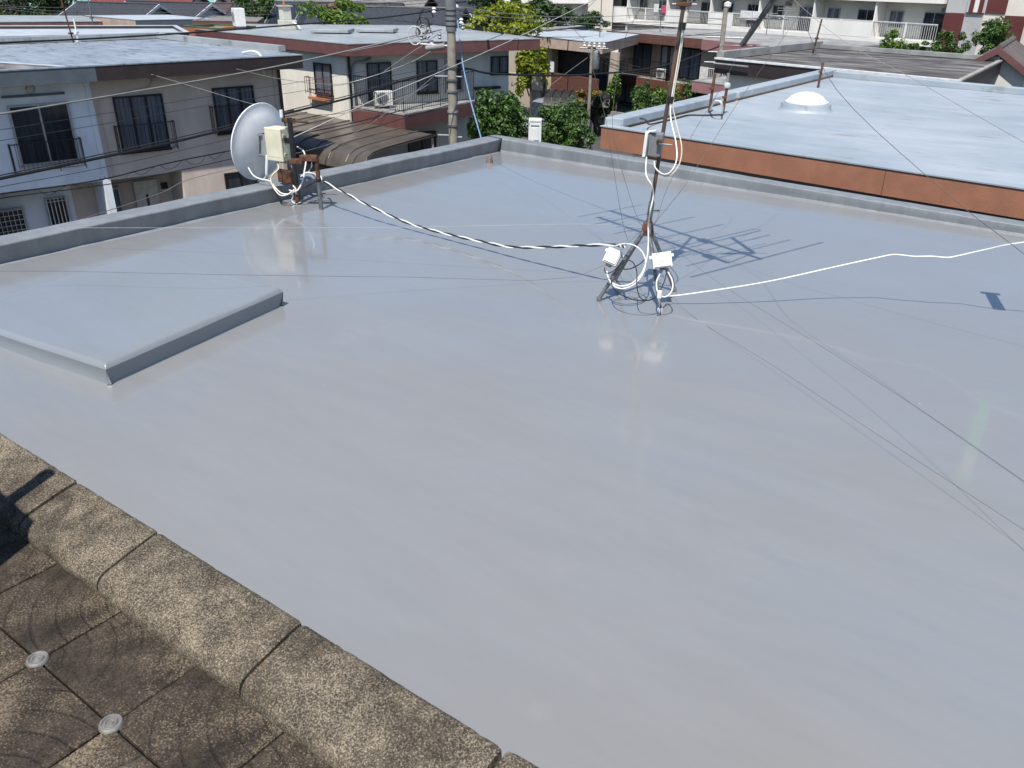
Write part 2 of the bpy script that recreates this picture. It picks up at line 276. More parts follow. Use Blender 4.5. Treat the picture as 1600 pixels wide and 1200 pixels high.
class MB:
    def __init__(s): s.v = []; s.f = []
    def add(s, vs, fs):
        b = len(s.v); s.v += [tuple(x) for x in vs]; s.f += [tuple(i + b for i in f) for f in fs]; return s
    def hexa(s, p):   # 4 bottom ccw, 4 top
        return s.add(p, [(3, 2, 1, 0), (4, 5, 6, 7), (0, 1, 5, 4), (1, 2, 6, 5), (2, 3, 7, 6), (3, 0, 4, 7)])
    def box(s, a, b):
        (x0, y0, z0), (x1, y1, z1) = a, b
        return s.hexa([(x0, y0, z0), (x1, y0, z0), (x1, y1, z0), (x0, y1, z0), (x0, y0, z1), (x1, y0, z1), (x1, y1, z1), (x0, y1, z1)])
    def obox(s, c, ex, ey, ez):
        c, ex, ey, ez = V(c), V(ex), V(ey), V(ez)
        return s.hexa([c - ex - ey - ez, c + ex - ey - ez, c + ex + ey - ez, c - ex + ey - ez, c - ex - ey + ez, c + ex - ey + ez, c + ex + ey + ez, c - ex + ey + ez])
    def prism(s, poly, z0, z1):
        n = len(poly); za = z0 if hasattr(z0, '__len__') else [z0] * n; zb = z1 if hasattr(z1, '__len__') else [z1] * n
        vs = [(p[0], p[1], za[i]) for i, p in enumerate(poly)] + [(p[0], p[1], zb[i]) for i, p in enumerate(poly)]
        return s.add(vs, [tuple(range(n))[::-1], tuple(range(n, 2 * n))] + [(i, (i + 1) % n, n + (i + 1) % n, n + i) for i in range(n)])
    def extr(s, prof, p0, p1, up=(0, 0, 1), caps=True):
        """profile (side, up) swept from p0 to p1"""
        p0, p1 = V(p0), V(p1); d = (p1 - p0).normalized(); u = V(up); sd_ = d.cross(u).normalized(); u = sd_.cross(d)
        n = len(prof); vs = [p0 + sd_ * a + u * b for a, b in prof] + [p1 + sd_ * a + u * b for a, b in prof]
        fs = [(i, (i + 1) % n, n + (i + 1) % n, n + i) for i in range(n)]
        if caps: fs += [tuple(range(n))[::-1], tuple(range(n, 2 * n))]
        return s.add(vs, fs)
    def tube(s, pts, r, n=7, caps=True):
        P = [V(p) for p in pts]; rr = r if hasattr(r, '__len__') else [r] * len(P); vs = []; prev = None
        for i, p in enumerate(P):
            d = (P[min(i + 1, len(P) - 1)] - P[max(i - 1, 0)])
            if d.length < 1e-9: d = V(0, 0, 1)
            d.normalize()
            if prev is None:
                a = V(0, 0, 1) if abs(d.z) < .9 else V(1, 0, 0); x = d.cross(a).normalized()
            else: x = (prev - d * prev.dot(d)).normalized()
            prev = x; y = d.cross(x)
            vs += [p + (x * math.cos(2 * math.pi * k / n) + y * math.sin(2 * math.pi * k / n)) * rr[i] for k in range(n)]
        fs = [(i * n + k, i * n + (k + 1) % n, (i + 1) * n + (k + 1) % n, (i + 1) * n + k) for i in range(len(P) - 1) for k in range(n)]
        if caps: fs += [tuple(range(n))[::-1], tuple(range((len(P) - 1) * n, len(P) * n))]
        return s.add(vs, fs)
    def lathe(s, prof, c, n=24, axis=(0, 0, 1)):
        c = V(c); q = V(axis).to_track_quat('Z', 'Y').to_matrix(); vs = []
        for r, z in prof: vs += [c + q @ V(r * math.cos(2 * math.pi * k / n), r * math.sin(2 * math.pi * k / n), z) for k in range(n)]
        m = len(prof); fs = [(i * n + k, i * n + (k + 1) % n, (i + 1) * n + (k + 1) % n, (i + 1) * n + k) for i in range(m - 1) for k in range(n)]
        if prof[0][0] > 1e-6: fs.append(tuple(range(n))[::-1])
        if prof[-1][0] > 1e-6: fs.append(tuple(range((m - 1) * n, m * n)))
        return s.add(vs, fs)
    def build(s, name, m, parent=None, smooth=False, bevel=0, seg=2, loc=None):
        org = ORG.get(parent.name, V(0, 0, 0)) if parent else (V(*loc) if loc else V(0, 0, 0))
        me = bpy.data.meshes.new(name); me.from_pydata([tuple(V(v) - org) for v in s.v], [], s.f); me.update()
        o = bpy.data.objects.new(name, me); C.objects.link(o); me.materials.append(M[m])
        if smooth:
            for p in me.polygons: p.use_smooth = True
            me.set_sharp_from_angle(angle=math.radians(50))
        if parent: o.parent = parent
        else: o.location = org
        ORG[o.name] = org
        if bevel:
            b = o.modifiers.new('bevel', 'BEVEL'); b.width = bevel; b.segments = seg; b.limit_method = 'ANGLE'; b.angle_limit = math.radians(35)
        return o
class Fr:
    """a wall frame: s along the wall, d outwards, z up"""
    def __init__(s, p0, p1, d=0):
        s.p0 = V(p0[0], p0[1], 0); u = V(p1[0] - p0[0], p1[1] - p0[1], 0); s.len = u.length; s.u = u.normalized(); s.n = V(s.u.y, -s.u.x, 0); s.p0 += s.n * d
    def pt(s, a, z, d=0): p = s.p0 + s.u * a + s.n * d; return V(p.x, p.y, z)
    def box(s, mb, a0, a1, z0, z1, d0, d1):
        P = [(a0, d1), (a1, d1), (a1, d0), (a0, d0)]
        return mb.hexa([s.pt(a, z0, d) for a, d in P] + [s.pt(a, z1, d) for a, d in P])
def cable(name, label, pts, r, m, cat='cable', n=6, sm=6, group=None):
    P = smooth_pts(pts, sm); return tag(MB().tube(P, r, n).build(name, m, None, True, loc=tuple(P[0])), label, cat, group)
def part_tube(name, pts, r, m, par, n=8, sm=0):
    return MB().tube(smooth_pts(pts, sm) if sm else pts, r, n).build(name, m, par, True)
def sag(a, b, drop, n=10):
    a, b = V(a), V(b); return [a.lerp(b, i / n) - V(0, 0, 4 * drop * (i / n) * (1 - i / n)) for i in range(n + 1)]

def window(par, fr, s0, s1, z0, z1, d=0, fm='frame_black', gm='glass_curtain', panes=2, sill=True, fw=.05):
    """a window: frame with its panes (and sill) as sub-parts"""
    if s0 > s1: s0, s1 = s1, s0
    if z0 > z1: z0, z1 = z1, z0
    f = MB()
    fr.box(f, s0 - fw, s1 + fw, z1, z1 + fw, d + .002, d + .07); fr.box(f, s0 - fw, s1 + fw, z0 - fw, z0, d + .002, d + .07)
    fr.box(f, s0 - fw, s0, z0, z1, d + .002, d + .065); fr.box(f, s1, s1 + fw, z0, z1, d + .002, d + .065)
    wd = (s1 - s0) / panes
    for k in range(1, panes): fr.box(f, s0 + wd * k - fw / 2, s0 + wd * k + fw / 2, z0, z1, d + .004, d + .055)
    o = f.build('window', fm, par)
    for k in range(panes):
        g = MB(); fr.box(g, s0 + wd * k + (.5 * fw if k else 0) + .002, s0 + wd * (k + 1) - (.5 * fw if k < panes - 1 else 0) - .002, z0 + .002, z1 - .002, d + .004, d + .02 + .008 * (k % 2)); g.build('pane', gm, o)
    if sill:
        b = MB(); fr.box(b, s0 - fw * 1.6, s1 + fw * 1.6, z0 - fw - .05, z0 - fw - .003, d + .002, d + .1); b.build('sill', fm, o)
    return o
def railing(par, pts, h, m, step=.12, r=.012, name='railing', post=1.2, low=.08):
    """handrail, bottom rail and balusters along a polyline of floor points"""
    mb = MB()
    for a, b in zip(pts, pts[1:]):
        a, b = V(a), V(b); L = (b - a).length; up = V(0, 0, 1)
        mb.tube([a + up * h, b + up * h], r * 1.7, 6); mb.tube([a + up * low, b + up * low], r * 1.2, 5)
        k = max(2, int(L / step))
        for i in range(k + 1):
            p = a.lerp(b, i / k); big = i % max(1, int(post / step)) == 0
            mb.tube([p + up * (0 if big else low), p + up * h], r * (1.5 if big else .8), 5, False)
    return mb.build(name, m, par)
def inset(poly, d):
    n = len(poly); out = []
    for i in range(n):
        a, b, c = V(*poly[i - 1], 0), V(*poly[i], 0), V(*poly[(i + 1) % n], 0)
        u, v = (b - a).normalized(), (c - b).normalized(); n1, n2 = V(-u.y, u.x, 0), V(-v.y, v.x, 0)
        k = (n1 + n2); k = k / max(.3, 1 + n1.dot(n2)); out.append((b.x + k.x * d, b.y + k.y * d))
    return out
def flat_house(name, label, poly, z, fh, fm, wm, rm, zb=-5.6, over=.5, cat='house', par_h=0, rimw=.16):
    """poly ccw from above: roof outline; fascia strip per edge, deck, wall"""
    cx = sum(p[0] for p in poly) / len(poly); cy = sum(p[1] for p in poly) / len(poly)
    t = thing(name, label, cat, (cx, cy, zb)); n = len(poly); inn = inset(poly, rimw); zt = z + par_h
    MB().prism(inset(poly, rimw - .002), z - fh + .02, z).build('roof_deck', rm, t)
    fms = fm if isinstance(fm, (list, tuple)) else [fm] * n
    for i in range(n):
        j = (i + 1) % n; MB().prism([poly[i], poly[j], inn[j], inn[i]], z - fh, zt - .012).build('fascia', fms[i], t)
        MB().prism([inset(poly, -.015)[i], inset(poly, -.015)[j], inset(poly, rimw + .012)[j], inset(poly, rimw + .012)[i]], zt - .011, zt + .02).build('roof_rim', rm, t)
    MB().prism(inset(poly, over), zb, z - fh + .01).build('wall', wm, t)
    return t
def gable_house(name, label, c, yaw, wx, dy, ze, zr, rm, wm, zb=-5.6, over=.5, cat='house', verge='trim_white'):
    """ridge along local x; roof slabs with thickness, verge boards, gable walls"""
    t = thing(name, label, cat, (c[0], c[1], zb)); ca, sa = math.cos(yaw), math.sin(yaw)
    T = lambda x, y, z: V(c[0] + ca * x - sa * y, c[1] + sa * x + ca * y, z)
    hx, hy = wx / 2, dy / 2; k = (zr - ze) / hy
    mb = MB(); w0 = [(-hx, -hy), (hx, -hy), (hx, hy), (-hx, hy)]
    vs = [T(x, y, zb) for x, y in w0] + [T(x, y, ze) for x, y in w0] + [T(-hx, 0, zr - .05), T(hx, 0, zr - .05)]
    mb.add(vs, [(3, 2, 1, 0), (0, 1, 5, 4), (1, 2, 6, 9, 5), (2, 3, 7, 6), (3, 0, 4, 8, 7), (4, 5, 9, 8), (6, 7, 8, 9)]); mb.build('wall', wm, t)
    for s in (-1, 1):
        ox, oy = hx + over, hy + over; z0 = ze - k * over
        q = MB().hexa([T(-ox, s * oy, z0), T(ox, s * oy, z0), T(ox, 0, zr), T(-ox, 0, zr)] + [T(-ox, s * oy, z0 + .12), T(ox, s * oy, z0 + .12), T(ox, 0, zr + .12), T(-ox, 0, zr + .12)]).build('roof_slope', rm, t)
        for e in (-1, 1):
            MB().hexa([T(e * ox, s * oy, z0 - .1), T(e * (ox + .06), s * oy, z0 - .1), T(e * (ox + .06), 0, zr - .08), T(e * ox, 0, zr - .08)] + [T(e * ox, s * oy, z0 + .14), T(e * (ox + .06), s * oy, z0 + .14), T(e * (ox + .06), 0, zr + .14), T(e * ox, 0, zr + .14)]).build('verge_board', verge, t)
    part_tube('ridge', [T(-hx - over, 0, zr + .13), T(hx + over, 0, zr + .13)], .09, rm, t, 6)
    return t, T
def leaves(mb, c, rad, n, size, clumps=14, rng=None, hollow=.35):
    rng = rng or random; c = V(c); cl = []
    for i in range(clumps):
        d = V(rng.gauss(0, 1), rng.gauss(0, 1), rng.gauss(0, 1)).normalized() * rng.uniform(.4, 1.05)
        cl.append((V(d.x * rad[0], d.y * rad[1], d.z * rad[2]), rng.uniform(.14, .48)))
    for i in range(n):
        k, kr = rng.choice(cl); d = V(rng.gauss(0, 1), rng.gauss(0, 1), rng.gauss(0, 1)).normalized() * (rng.random() ** .4)
        p = c + k + V(d.x * rad[0], d.y * rad[1], d.z * rad[2]) * kr
        nrm = (d + V(rng.uniform(-.7, .7), rng.uniform(-.7, .7), rng.uniform(-.2, 1.0))).normalized()
        a = nrm.cross(V(rng.gauss(0, 1), rng.gauss(0, 1), rng.gauss(0, 1))).normalized(); b = nrm.cross(a); s = size * rng.choice((.5, .7, .9, 1.1, 1.5))
        mb.add([p - a * s, p - b * s * .5 + nrm * s * .12, p + a * s, p + b * s * .5 + nrm * s * .12], [(0, 1, 2, 3)])
def tree(name, label, c, rad, zb=-5.6, m='leaf_green', n=2200, size=.11, clumps=16, group=None, cat='tree', seed=1, trunk=.1):
    n, size = int(n * 1.6), size * .76; rng = random.Random(seed); t = thing(name, label, cat, (c[0], c[1], zb), group)
    tb = MB(); base = V(c[0], c[1], zb); top = V(c[0], c[1], c[2] + rad[2] * .3)
    tb.tube(smooth_pts([base, base.lerp(top, .4) + V(rng.uniform(-.1, .1), rng.uniform(-.1, .1), 0), top], 4), [trunk * (1 - .7 * i / 8) for i in range(9)], 7)
    for k in range(6):
        a = rng.uniform(0, 6.28); q = base.lerp(top, rng.uniform(.45, .9)); e = V(c) + V(math.cos(a) * rad[0] * .7, math.sin(a) * rad[1] * .7, rng.uniform(-.3, .6) * rad[2])
        tb.tube([q, q.lerp(e, .5) + V(0, 0, .08), e], [trunk * .4, trunk * .28, trunk * .1], 5)
    tb.build('trunk', 'bark', t, True)
    lb = MB(); leaves(lb, c, rad, n, size, clumps, rng); lb.build('crown', m, t)
    return t

# ---------------------------------------------------------------- ground and streets
GZ = -5.6
tag(MB().box((-900, -300, GZ - 1), (900, 1500, GZ)).build('ground', 'ground_mix'), kind='structure')
tag(MB().prism([(-20.5, -40), (-14.5, -40), (-14.5, 140), (-20.5, 140)], GZ + .001, GZ + .006).build('road', 'asphalt'), kind='structure')
tag(MB().prism([(-90, 38.6), (-20.6, 36.4), (-20.6, 40.6), (-90, 43.0)], GZ + .001, GZ + .0055).build('road', 'asphalt'), kind='structure')
tag(MB().prism([(-30, 70.5), (60, 53), (60, 64), (-30, 82)], -4.7, -4.6).build('car_park', 'asphalt'), kind='structure')

# ---------------------------------------------------------------- the coated roof in front
def wavy_sweep(prof, p0, p1, step=.1, amp=.011, seed=0):
    p0, p1 = V(p0), V(p1); d = (p1 - p0); L = d.length; d.normalize(); up = V(0, 0, 1); sd_ = d.cross(up); n = max(2, int(L / step)); k = len(prof); vs = []
    for i in range(n + 1):
        c = p0.lerp(p1, i / n)
        for a, b in prof:
            q = c + sd_ * a + up * b; h = mnoise.noise(V(q.x * 1.3 + seed, q.y * 1.3, q.z * 2)) + .5 * mnoise.noise(V(q.x * 5, q.y * 5 + seed, q.z * 4))
            g = amp if b > 0 else 0
            vs.append(q + up * h * g * .8 + sd_ * mnoise.noise(V(q.x * 3, q.y * 3, q.z * 6 + seed)) * g)
    fs = [(i * k + j, i * k + (j + 1) % k, (i + 1) * k + (j + 1) % k, (i + 1) * k + j) for i in range(n) for j in range(k)] + [tuple(range(k))[::-1], tuple(range(n * k, n * k + k))]
    return MB().add(vs, fs)
t = thing('flat_roof_building', 'building with freshly coated glossy grey flat roof and low parapet in front', 'building', (-1, 5.5, GZ))
MB().prism([(-8.31, .5), (6.2, .5), (6.2, 10.51), (-8.31, 10.135)], -.3, 0).build('roof_deck', 'deck_grey', t)
PR = [(-.05, -.05), (-.05, .002), (-.018, .005), (-.004, .018), (-.002, .03), (-.006, .1), (-.008, .176), (-.002, .192), (.014, .2), (.04, .202), (.16, .204), (.27, .2), (.305, .192), (.315, .17), (.315, -.62)]
PL_ = [(a + (.05 * (1 - b / .19) if 0 < b < .19 and a < .2 else 0), b) for a, b in PR]      # face undercut, leaning in towards its top, shaped to keep it in shade
wavy_sweep(PL_, (-8.315, 10.14, 0), (-8.315, .5, 0), seed=3).build('parapet', 'parapet_grey', t, True).modifiers.new('wn', 'WEIGHTED_NORMAL')
PN = [(a * .72 if a > .05 else a, b) for a, b in PR]; rp_ = wavy_sweep(PN, (6.2, 10.515, 0), (-8.63, 10.135, 0), seed=8)
rp_.v = [(x, y, z * (1 - .5 * min(1, max(0, (x + 8.3) / 7.3))) if z > 0 else z) for x, y, z in rp_.v]
rp_.build('parapet', 'parapet_grey', t, True).modifiers.new('wn', 'WEIGHTED_NORMAL')
MB().prism([(-8.55, .5), (6.3, .5), (6.3, 10.7), (-8.55, 10.36)], GZ, -.32).build('wall', 'wall_pale', t)
A, B, Cc, Dd = (-5.16, 2.19), (-5.485, 3.87), (-7.24, 3.66), (-6.95, 1.89)
sb = MB(); N = 14; rows = []
def slab_grid():
    """a raised pad with eased, slightly uneven edges"""
    mb = MB(); n = 26
    P = lambda a, b: (V(*A, 0).lerp(V(*B, 0), a)).lerp(V(*Dd, 0).lerp(V(*Cc, 0), a), b)
    import itertools
    idx = {}; vs = []
    def hgt(e): return 0 if e <= 0 else (.118 * min(1, e / .0022) if e < .0026 else .118 + .038 * (1 - max(0, 1 - (e - .0026) / .034) ** 2))
    us = [-.012, 0, .0015, .003, .0055, .009, .014, .02, .03] + [.05 + .9 * i / 12 for i in range(13)] + [.97, .98, .986, .991, .9945, .997, .9985, 1, 1.012]
    for i, a in enumerate(us):
        for j, b in enumerate(us):
            g = lambda q: .0145 if q == 0 else (.9855 if q == 1 else q)  # pad base drawn inwards, an added undercut that keeps the sides in shade
            p = P(g(a), g(b)); e = min(a, b, 1 - a, 1 - b) * 1.72
            z = hgt(e) - .004 * (e <= -.01) + (.006 * mnoise.noise(V(p.x * 2.2, p.y * 2.2, 1)) if e > .02 else 0)
            if e <= 0: z = .006 if e > -.01 else -.01
            wob = .007 * mnoise.noise(V(p.x * 2.2, p.y * 2.2, 5)); vs.append((p.x + wob, p.y - wob, z))
    m = len(us)
    return mb.add(vs, [(i * m + j, i * m + j + 1, (i + 1) * m + j + 1, (i + 1) * m + j)[::-1] for i in range(m - 1) for j in range(m - 1)])
rs = slab_grid().build('raised_slab', 'slab_grey', t, True); rs.modifiers.new('wn', 'WEIGHTED_NORMAL')
for p_ in rs.data.polygons: p_.use_smooth = p_.normal.z > .35
MB().lathe([(.052, -.01), (.05, .03), (.036, .085), (.03, .1), (.012, .104), (0, .104)], (-7.933, 9.386, 0), 12).build('vent_stub', 'clay_stub', t, True)

# ---------------------------------------------------------------- the tiled terrace under the camera
TA = math.radians(2.6); TO = V(0, 1.03, 0)
def TT(x, y, z): return V(TO.x + math.cos(TA) * x - math.sin(TA) * y, TO.y + math.sin(TA) * x + math.cos(TA) * y, z)
t = tag(MB().hexa([TT(-5, -3, .6), TT(2.2, -3, .6), TT(2.2, -.03, .6), TT(-5, -.03, .6), TT(-5, -3, .872), TT(2.2, -3, .872), TT(2.2, -.03, .872), TT(-5, -.03, .872)]).build('terrace_floor', 'joint_bed', None, loc=(-1, .3, .872)), kind='structure')
TS = .341; rng = random.Random(4)
X0, Y0 = -1.622, -.447
for i in range(-7, 8):
    for j in range(-5, 2):
        x0, y0 = X0 + i * TS, Y0 + j * TS; g = .0028; dz = rng.uniform(-.0015, .0015); x1, y1 = x0 + TS - g, min(y0 + TS - g, -.06); x0 += g; y0 += g
        if y1 - y0 < .05: continue
        cx, cy = TT(x0, y0, 0).x, TT(x0, y0, 0).y
        mb = MB().hexa([TT(x0, y0, .873), TT(x1, y0, .873), TT(x1, y1, .873), TT(x0, y1, .873), TT(x0, y0, .9 + dz), TT(x1, y0, .9 + dz), TT(x1, y1, .9 + dz), TT(x0, y1, .9 + dz)])
        o = mb.build('floor_tile', 'tile_stone', t, bevel=.003, seg=1)
        sh = V(TT(x0 if (i + j) % 2 else x1, y0 if i % 2 else y1, .9)) - ORG[t.name]; o.location = sh      # each tile carries its own quarter of the arc pattern
        for v in o.data.vertices: v.co -= sh
        if -5 < i < 4 and j > -3:
            k = MB().lathe([(.0, .0055), (.0055, .0055), (.0075, .002), (.0095, .002), (.0115, .0065), (.0145, .0065), (.0165, .002), (.0185, .002), (.0205, .006), (.0245, .006), (.0285, .0005), (.0285, -.004)][::-1], TT(X0 + i * TS, Y0 + j * TS, .9016), 28); k.build('joint_cap', 'steel_cap', t, True)
t = thing('terrace_parapet', 'weathered concrete parapet with rounded coping stones along the tiled terrace', 'parapet', tuple(TT(-1.4, -.1, .6)))
MB().hexa([TT(-5, -.17, -.3), TT(2.2, -.17, -.3), TT(2.2, -.035, -.3), TT(-5, -.035, -.3), TT(-5, -.17, .93), TT(2.2, -.17, .93), TT(2.2, -.035, .93), TT(-5, -.035, .93)]).build('wall', 'concrete', t)
CP = [(-.217, .90), (-.2185, .918), (-.214, .935), (-.204, .948), (-.188, .957), (-.16, .965), (-.1, .978), (-.05, .989), (-.018, .994), (-.007, .991), (-.001, .983), (0, .96), (0, .9)]
js = [-4.45, -3.81, -3.17, -2.535, -2.085, -1.445, -.79, -.15, .5, 1.14, 1.78]
for i in range(len(js) - 1):
    a, b = js[i] + .005, js[i + 1] - .005 - (.006 if i == 5 else 0); n = 40; vs = []; dz = random.uniform(-.004, .004); dy = random.uniform(-.003, .003)
    for q in range(n + 1):
        f = q / n; x = a + (b - a) * f; e = min(f, 1 - f) * (b - a); sq = 1 - .05 * max(0, 1 - e / .016) ** 2
        for y, z in CP:
            nz = mnoise.noise(V(x * 7, y * 9, z * 9)) * .0015 + mnoise.noise(V(x * 40, y * 45, z * 45)) * .0016 - max(0, mnoise.noise(V(x * 19 + 5, y * 24, z * 14)) - .4) * .012
            vs.append(TT(x, (y + .11) * (sq if z < .99 else 1) - .11 + dy + nz * .5, .9 + (z - .9) * sq + dz * (z > .91) + nz * (z > .905)))
    k = len(CP); o = MB().add(vs, [(q * k + j, q * k + j + 1, (q + 1) * k + j + 1, (q + 1) * k + j)[::-1] for q in range(n) for j in range(k - 1)] + [tuple(range(k)), tuple(range(n * k, n * k + k))[::-1]]).build('coping_stone', 'coping_stone', t, True)
    o.data.polygons[-1].use_smooth = False; o.data.polygons[-2].use_smooth = False
# unseen box and pipe, added to cast the shadow at the left edge
t = thing('shadow_caster', 'added dark box with short pipe, out of view at left, casting the terrace shadow', 'shadow caster', (-2.7, -.1, .9))
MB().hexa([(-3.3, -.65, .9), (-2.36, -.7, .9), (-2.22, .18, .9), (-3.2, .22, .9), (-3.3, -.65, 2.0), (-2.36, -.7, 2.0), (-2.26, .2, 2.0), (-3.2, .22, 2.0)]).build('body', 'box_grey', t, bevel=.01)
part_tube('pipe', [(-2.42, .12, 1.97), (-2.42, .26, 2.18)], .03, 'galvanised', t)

# ---------------------------------------------------------------- antenna mast on its tripod
t = thing('antenna_mast', 'rusty television antenna mast on a grey four-legged stand with cable boxes', 'antenna', (-3.384, 5.97, 0))
HD = V(-3.345, 5.99, .62); TOPM = V(*(-3.261, 6.098, 2.305)); md = (TOPM - V(HD)).normalized()
FT = [V(-3.567, 5.658, 0), V(-3.045, 5.773, 0), V(-3.197, 6.286, 0), V(-3.728, 6.163, 0)]
for f in FT:
    out = (f - V(HD.x, HD.y, 0)).normalized(); a = HD + V(0, 0, .03) + out * .025; b = HD + V(0, 0, -.06) + out * .045
    leg = MB().tube([a, b, b.lerp(f, .5) + V(0, 0, .02), f + V(0, 0, .02)], .0165, 9).build('leg', 'galvanised', t, True)
    MB().lathe([(.021, 0), (.021, .03), (.0175, .035)], f, 9).build('foot_cap', 'white_plastic' if f is FT[1] else 'galvanised', leg, True)
MB().tube([HD + V(0, 0, -.05), HD + md * .2], .0235, 12).build('socket', 'galvanised', t, True)
hb = MB().lathe([(.05, -.075), (.055, -.02), (.045, .02), (.03, .04)], HD, 6); hb.build('leg_bracket', 'rust_brown', t)
part_tube('clamp_bolt', [HD + md * .13 + V(.01, 0, 0), HD + md * .13 + V(.065, .03, .005)], .006, 'black_tape', t, 6)
MAST = lambda s: HD + md * s
part_tube('mast', [MAST(-.05), MAST(2.75)], .0155, 'mast_rust', t, 12)
for s, mm in ((1.68, 'rusty'), (1.74, 'galvanised'), (1.80, 'rusty')):
    MB().obox(MAST(s), V(.05, .02, 0), V(-.012, .03, 0), V(0, 0, .014)).build('clamp', mm, t, bevel=.004)
    part_tube('clamp_bolt', [MAST(s) + V(-.07, -.05, 0), MAST(s) + V(.08, .05, 0)], .006, 'galvanised', t, 6)
# two aerials at the head of the mast (their shadows lie on the roof)
def yagi(label, c, ang, x0, x1, els, name='yagi_antenna'):
    """boom along ang from x0 to x1 about c; els = (position, half length, radius)"""
    q = thing(name, label, 'antenna', c); u = V(math.cos(ang), math.sin(ang), 0); v = V(-u.y, u.x, 0); c = V(c)
    MB().obox(c + u * (x0 + x1) / 2, u * (x1 - x0) / 2, v * .017, V(0, 0, .017)).build('boom', 'antenna_metal', q)
    for p, h, r in els: part_tube('element', [c + u * p - v * h + V(0, 0, .02), c + u * p + v * h + V(0, 0, .02)], r, 'antenna_metal', q, 6)
    return q, u, v
m1 = MAST(1.84); a1 = math.radians(-16.9)
SH = V(-.206, .442, 0)
uh, u, v = yagi('UHF aerial on the mast, lower of the two, with a V-shaped rear reflector', (m1.x + .03, m1.y + .12, m1.z), a1, -1.42, .55,
    [(-1.40 + .105 * i, .1 + .002 * i, .006) for i in range(13)] + [(.1, .12, .006), (.2, .13, .006)])
MB().obox(V(m1.x + .03, m1.y + .12, m1.z) + u * .3 + V(0, 0, -.02), u * .06, v * .045, V(0, 0, .03)).build('feed_box', 'antenna_metal', uh)
VX = V(*(-2.640, 6.520, 2.484)); TIP = V(*(-2.954, 6.531, 1.995))
ax = (TIP - VX).normalized(); sx = ax.cross(v).normalized()
MB().obox((TIP + VX) / 2, ax * (TIP - VX).length / 2, v * .016, sx * .004).build('reflector_arm', 'antenna_metal', uh)
for s in (-1, 1): MB().obox((TIP + VX) / 2 + v * s * .016 - sx * .012, ax * (TIP - VX).length / 2, v * .003, sx * .012).build('reflector_arm', 'antenna_metal', uh)
MB().obox(VX.lerp(V(m1.x + .03, m1.y + .12, m1.z) + u * .55, .5), (VX - (V(m1.x + .03, m1.y + .12, m1.z) + u * .55)) / 2, v * .017, V(0, 0, .017)).build('boom', 'antenna_metal', uh)
for f in (.015, .42, .8):
    p = TIP.lerp(VX, f); part_tube('reflector_rod', [p - V(.79, .6, 0) * .2, p + V(.79, .6, 0) * .2], .006, 'galvanised', uh, 6)
UP2 = VX + V(-.32, .1, .5); MB().obox((UP2 + VX) / 2, (UP2 - VX) / 2, v * .022, V(.006, 0, .004)).build('reflector_arm', 'antenna_metal', uh)
for f in (.3, .65, .97):
    p = VX.lerp(UP2, f); part_tube('reflector_rod', [p - v * .3, p + v * .3], .005, 'antenna_metal', uh, 6)
m2 = MAST(2.55)
vh, u, v = yagi('VHF aerial with long rods at the very top of the mast', (m2.x + .03, m2.y + .1, m2.z), math.radians(-15.4), -1.36, .86,
    [(-1.34, .5, .009), (-1.0, .58, .009), (-.6, .62, .009), (-.2, .66, .009), (.36, .74, .009), (.6, .78, .009), (.85, .99, .011)])
cc = V(m2.x + .03, m2.y + .1, m2.z) + u * .12
part_tube('folded_dipole', [cc - v * .04 + V(0, 0, .03), cc + v * .78 + V(0, 0, .03), cc + v * .82 + u * .04 + V(0, 0, .03), cc + v * .78 + u * .08 + V(0, 0, .03), cc - v * .78 + u * .08 + V(0, 0, .03), cc - v * .82 + u * .04 + V(0, 0, .03), cc - v * .78 + V(0, 0, .03), cc - v * .04 + V(0, 0, .03)], .009, 'antenna_metal', vh, 6)
MB().obox(cc, u * .07, v * .05, V(0, 0, .035)).build('feed_box', 'antenna_metal', vh)
# boxes clipped to the stand
def cable_box(par, c, rx, up, nrm, hw, hh, hd, m='white_plastic', lid='white_plastic'):
    c, rx, up, nrm = V(c), V(rx).normalized(), V(up).normalized(), V(nrm).normalized()
    b = MB().obox(c, rx * hw, up * hh, nrm * hd).build('junction_box', m, par, bevel=.006)
    MB().obox(c + nrm * (hd + .006), rx * (hw * .86), up * (hh * .86), nrm * .006).build('lid', lid, b, bevel=.005)
    MB().obox(c + nrm * (hd + .0135), rx * (hw * .5), up * (hh * .22), nrm * .0015).build('pale_plate', 'off_white', b)
    for s in (-1, 1): MB().obox(c + rx * s * (hw + .008) + up * hh * .55, rx * .012, up * .012, nrm * .006).build('lug', m, b)
    MB().obox(c - up * (hh + .006), rx * .022, up * .01, nrm * hd * .7).build('cable_gland', 'black_tape', b)
    return b
cr_, cu_ = V(*R_), V(*U_)
nb = V(.42, -.75, .42).normalized()
def axes(nrm, roll):
    nrm = V(nrm).normalized(); rx = (cr_ - nrm * cr_.dot(nrm)).normalized(); up = nrm.cross(rx); c_, s_ = math.cos(roll), math.sin(roll)
    return rx * c_ + up * s_, up * c_ - rx * s_, nrm
b1 = axes((.35, -.75, .5), math.radians(-27)); cable_box(t, (-3.509, 5.734, 0.378), b1[0], b1[1], b1[2], .061, .066, .032)
b2 = axes((.5, -.75, .4), math.radians(7)); cable_box(t, (-3.104, 5.835, 0.411), b2[0], b2[1], b2[2], .078, .062, .034)
b3 = axes((-.75, -.62, .05), math.radians(0))
gb = MB().obox((-3.336, 5.951, 1.290), V(.068, .02, 0), V(-.015, .04, 0), V(.006, 0, .088)).build('junction_box', 'box_grey', t, bevel=.006)
MB().obox((-3.361, 5.878, 1.296), V(.012, .0035, 0), V(-.018, .047, 0), V(.006, 0, .094)).build('lid', 'white_plastic', gb, bevel=.005)
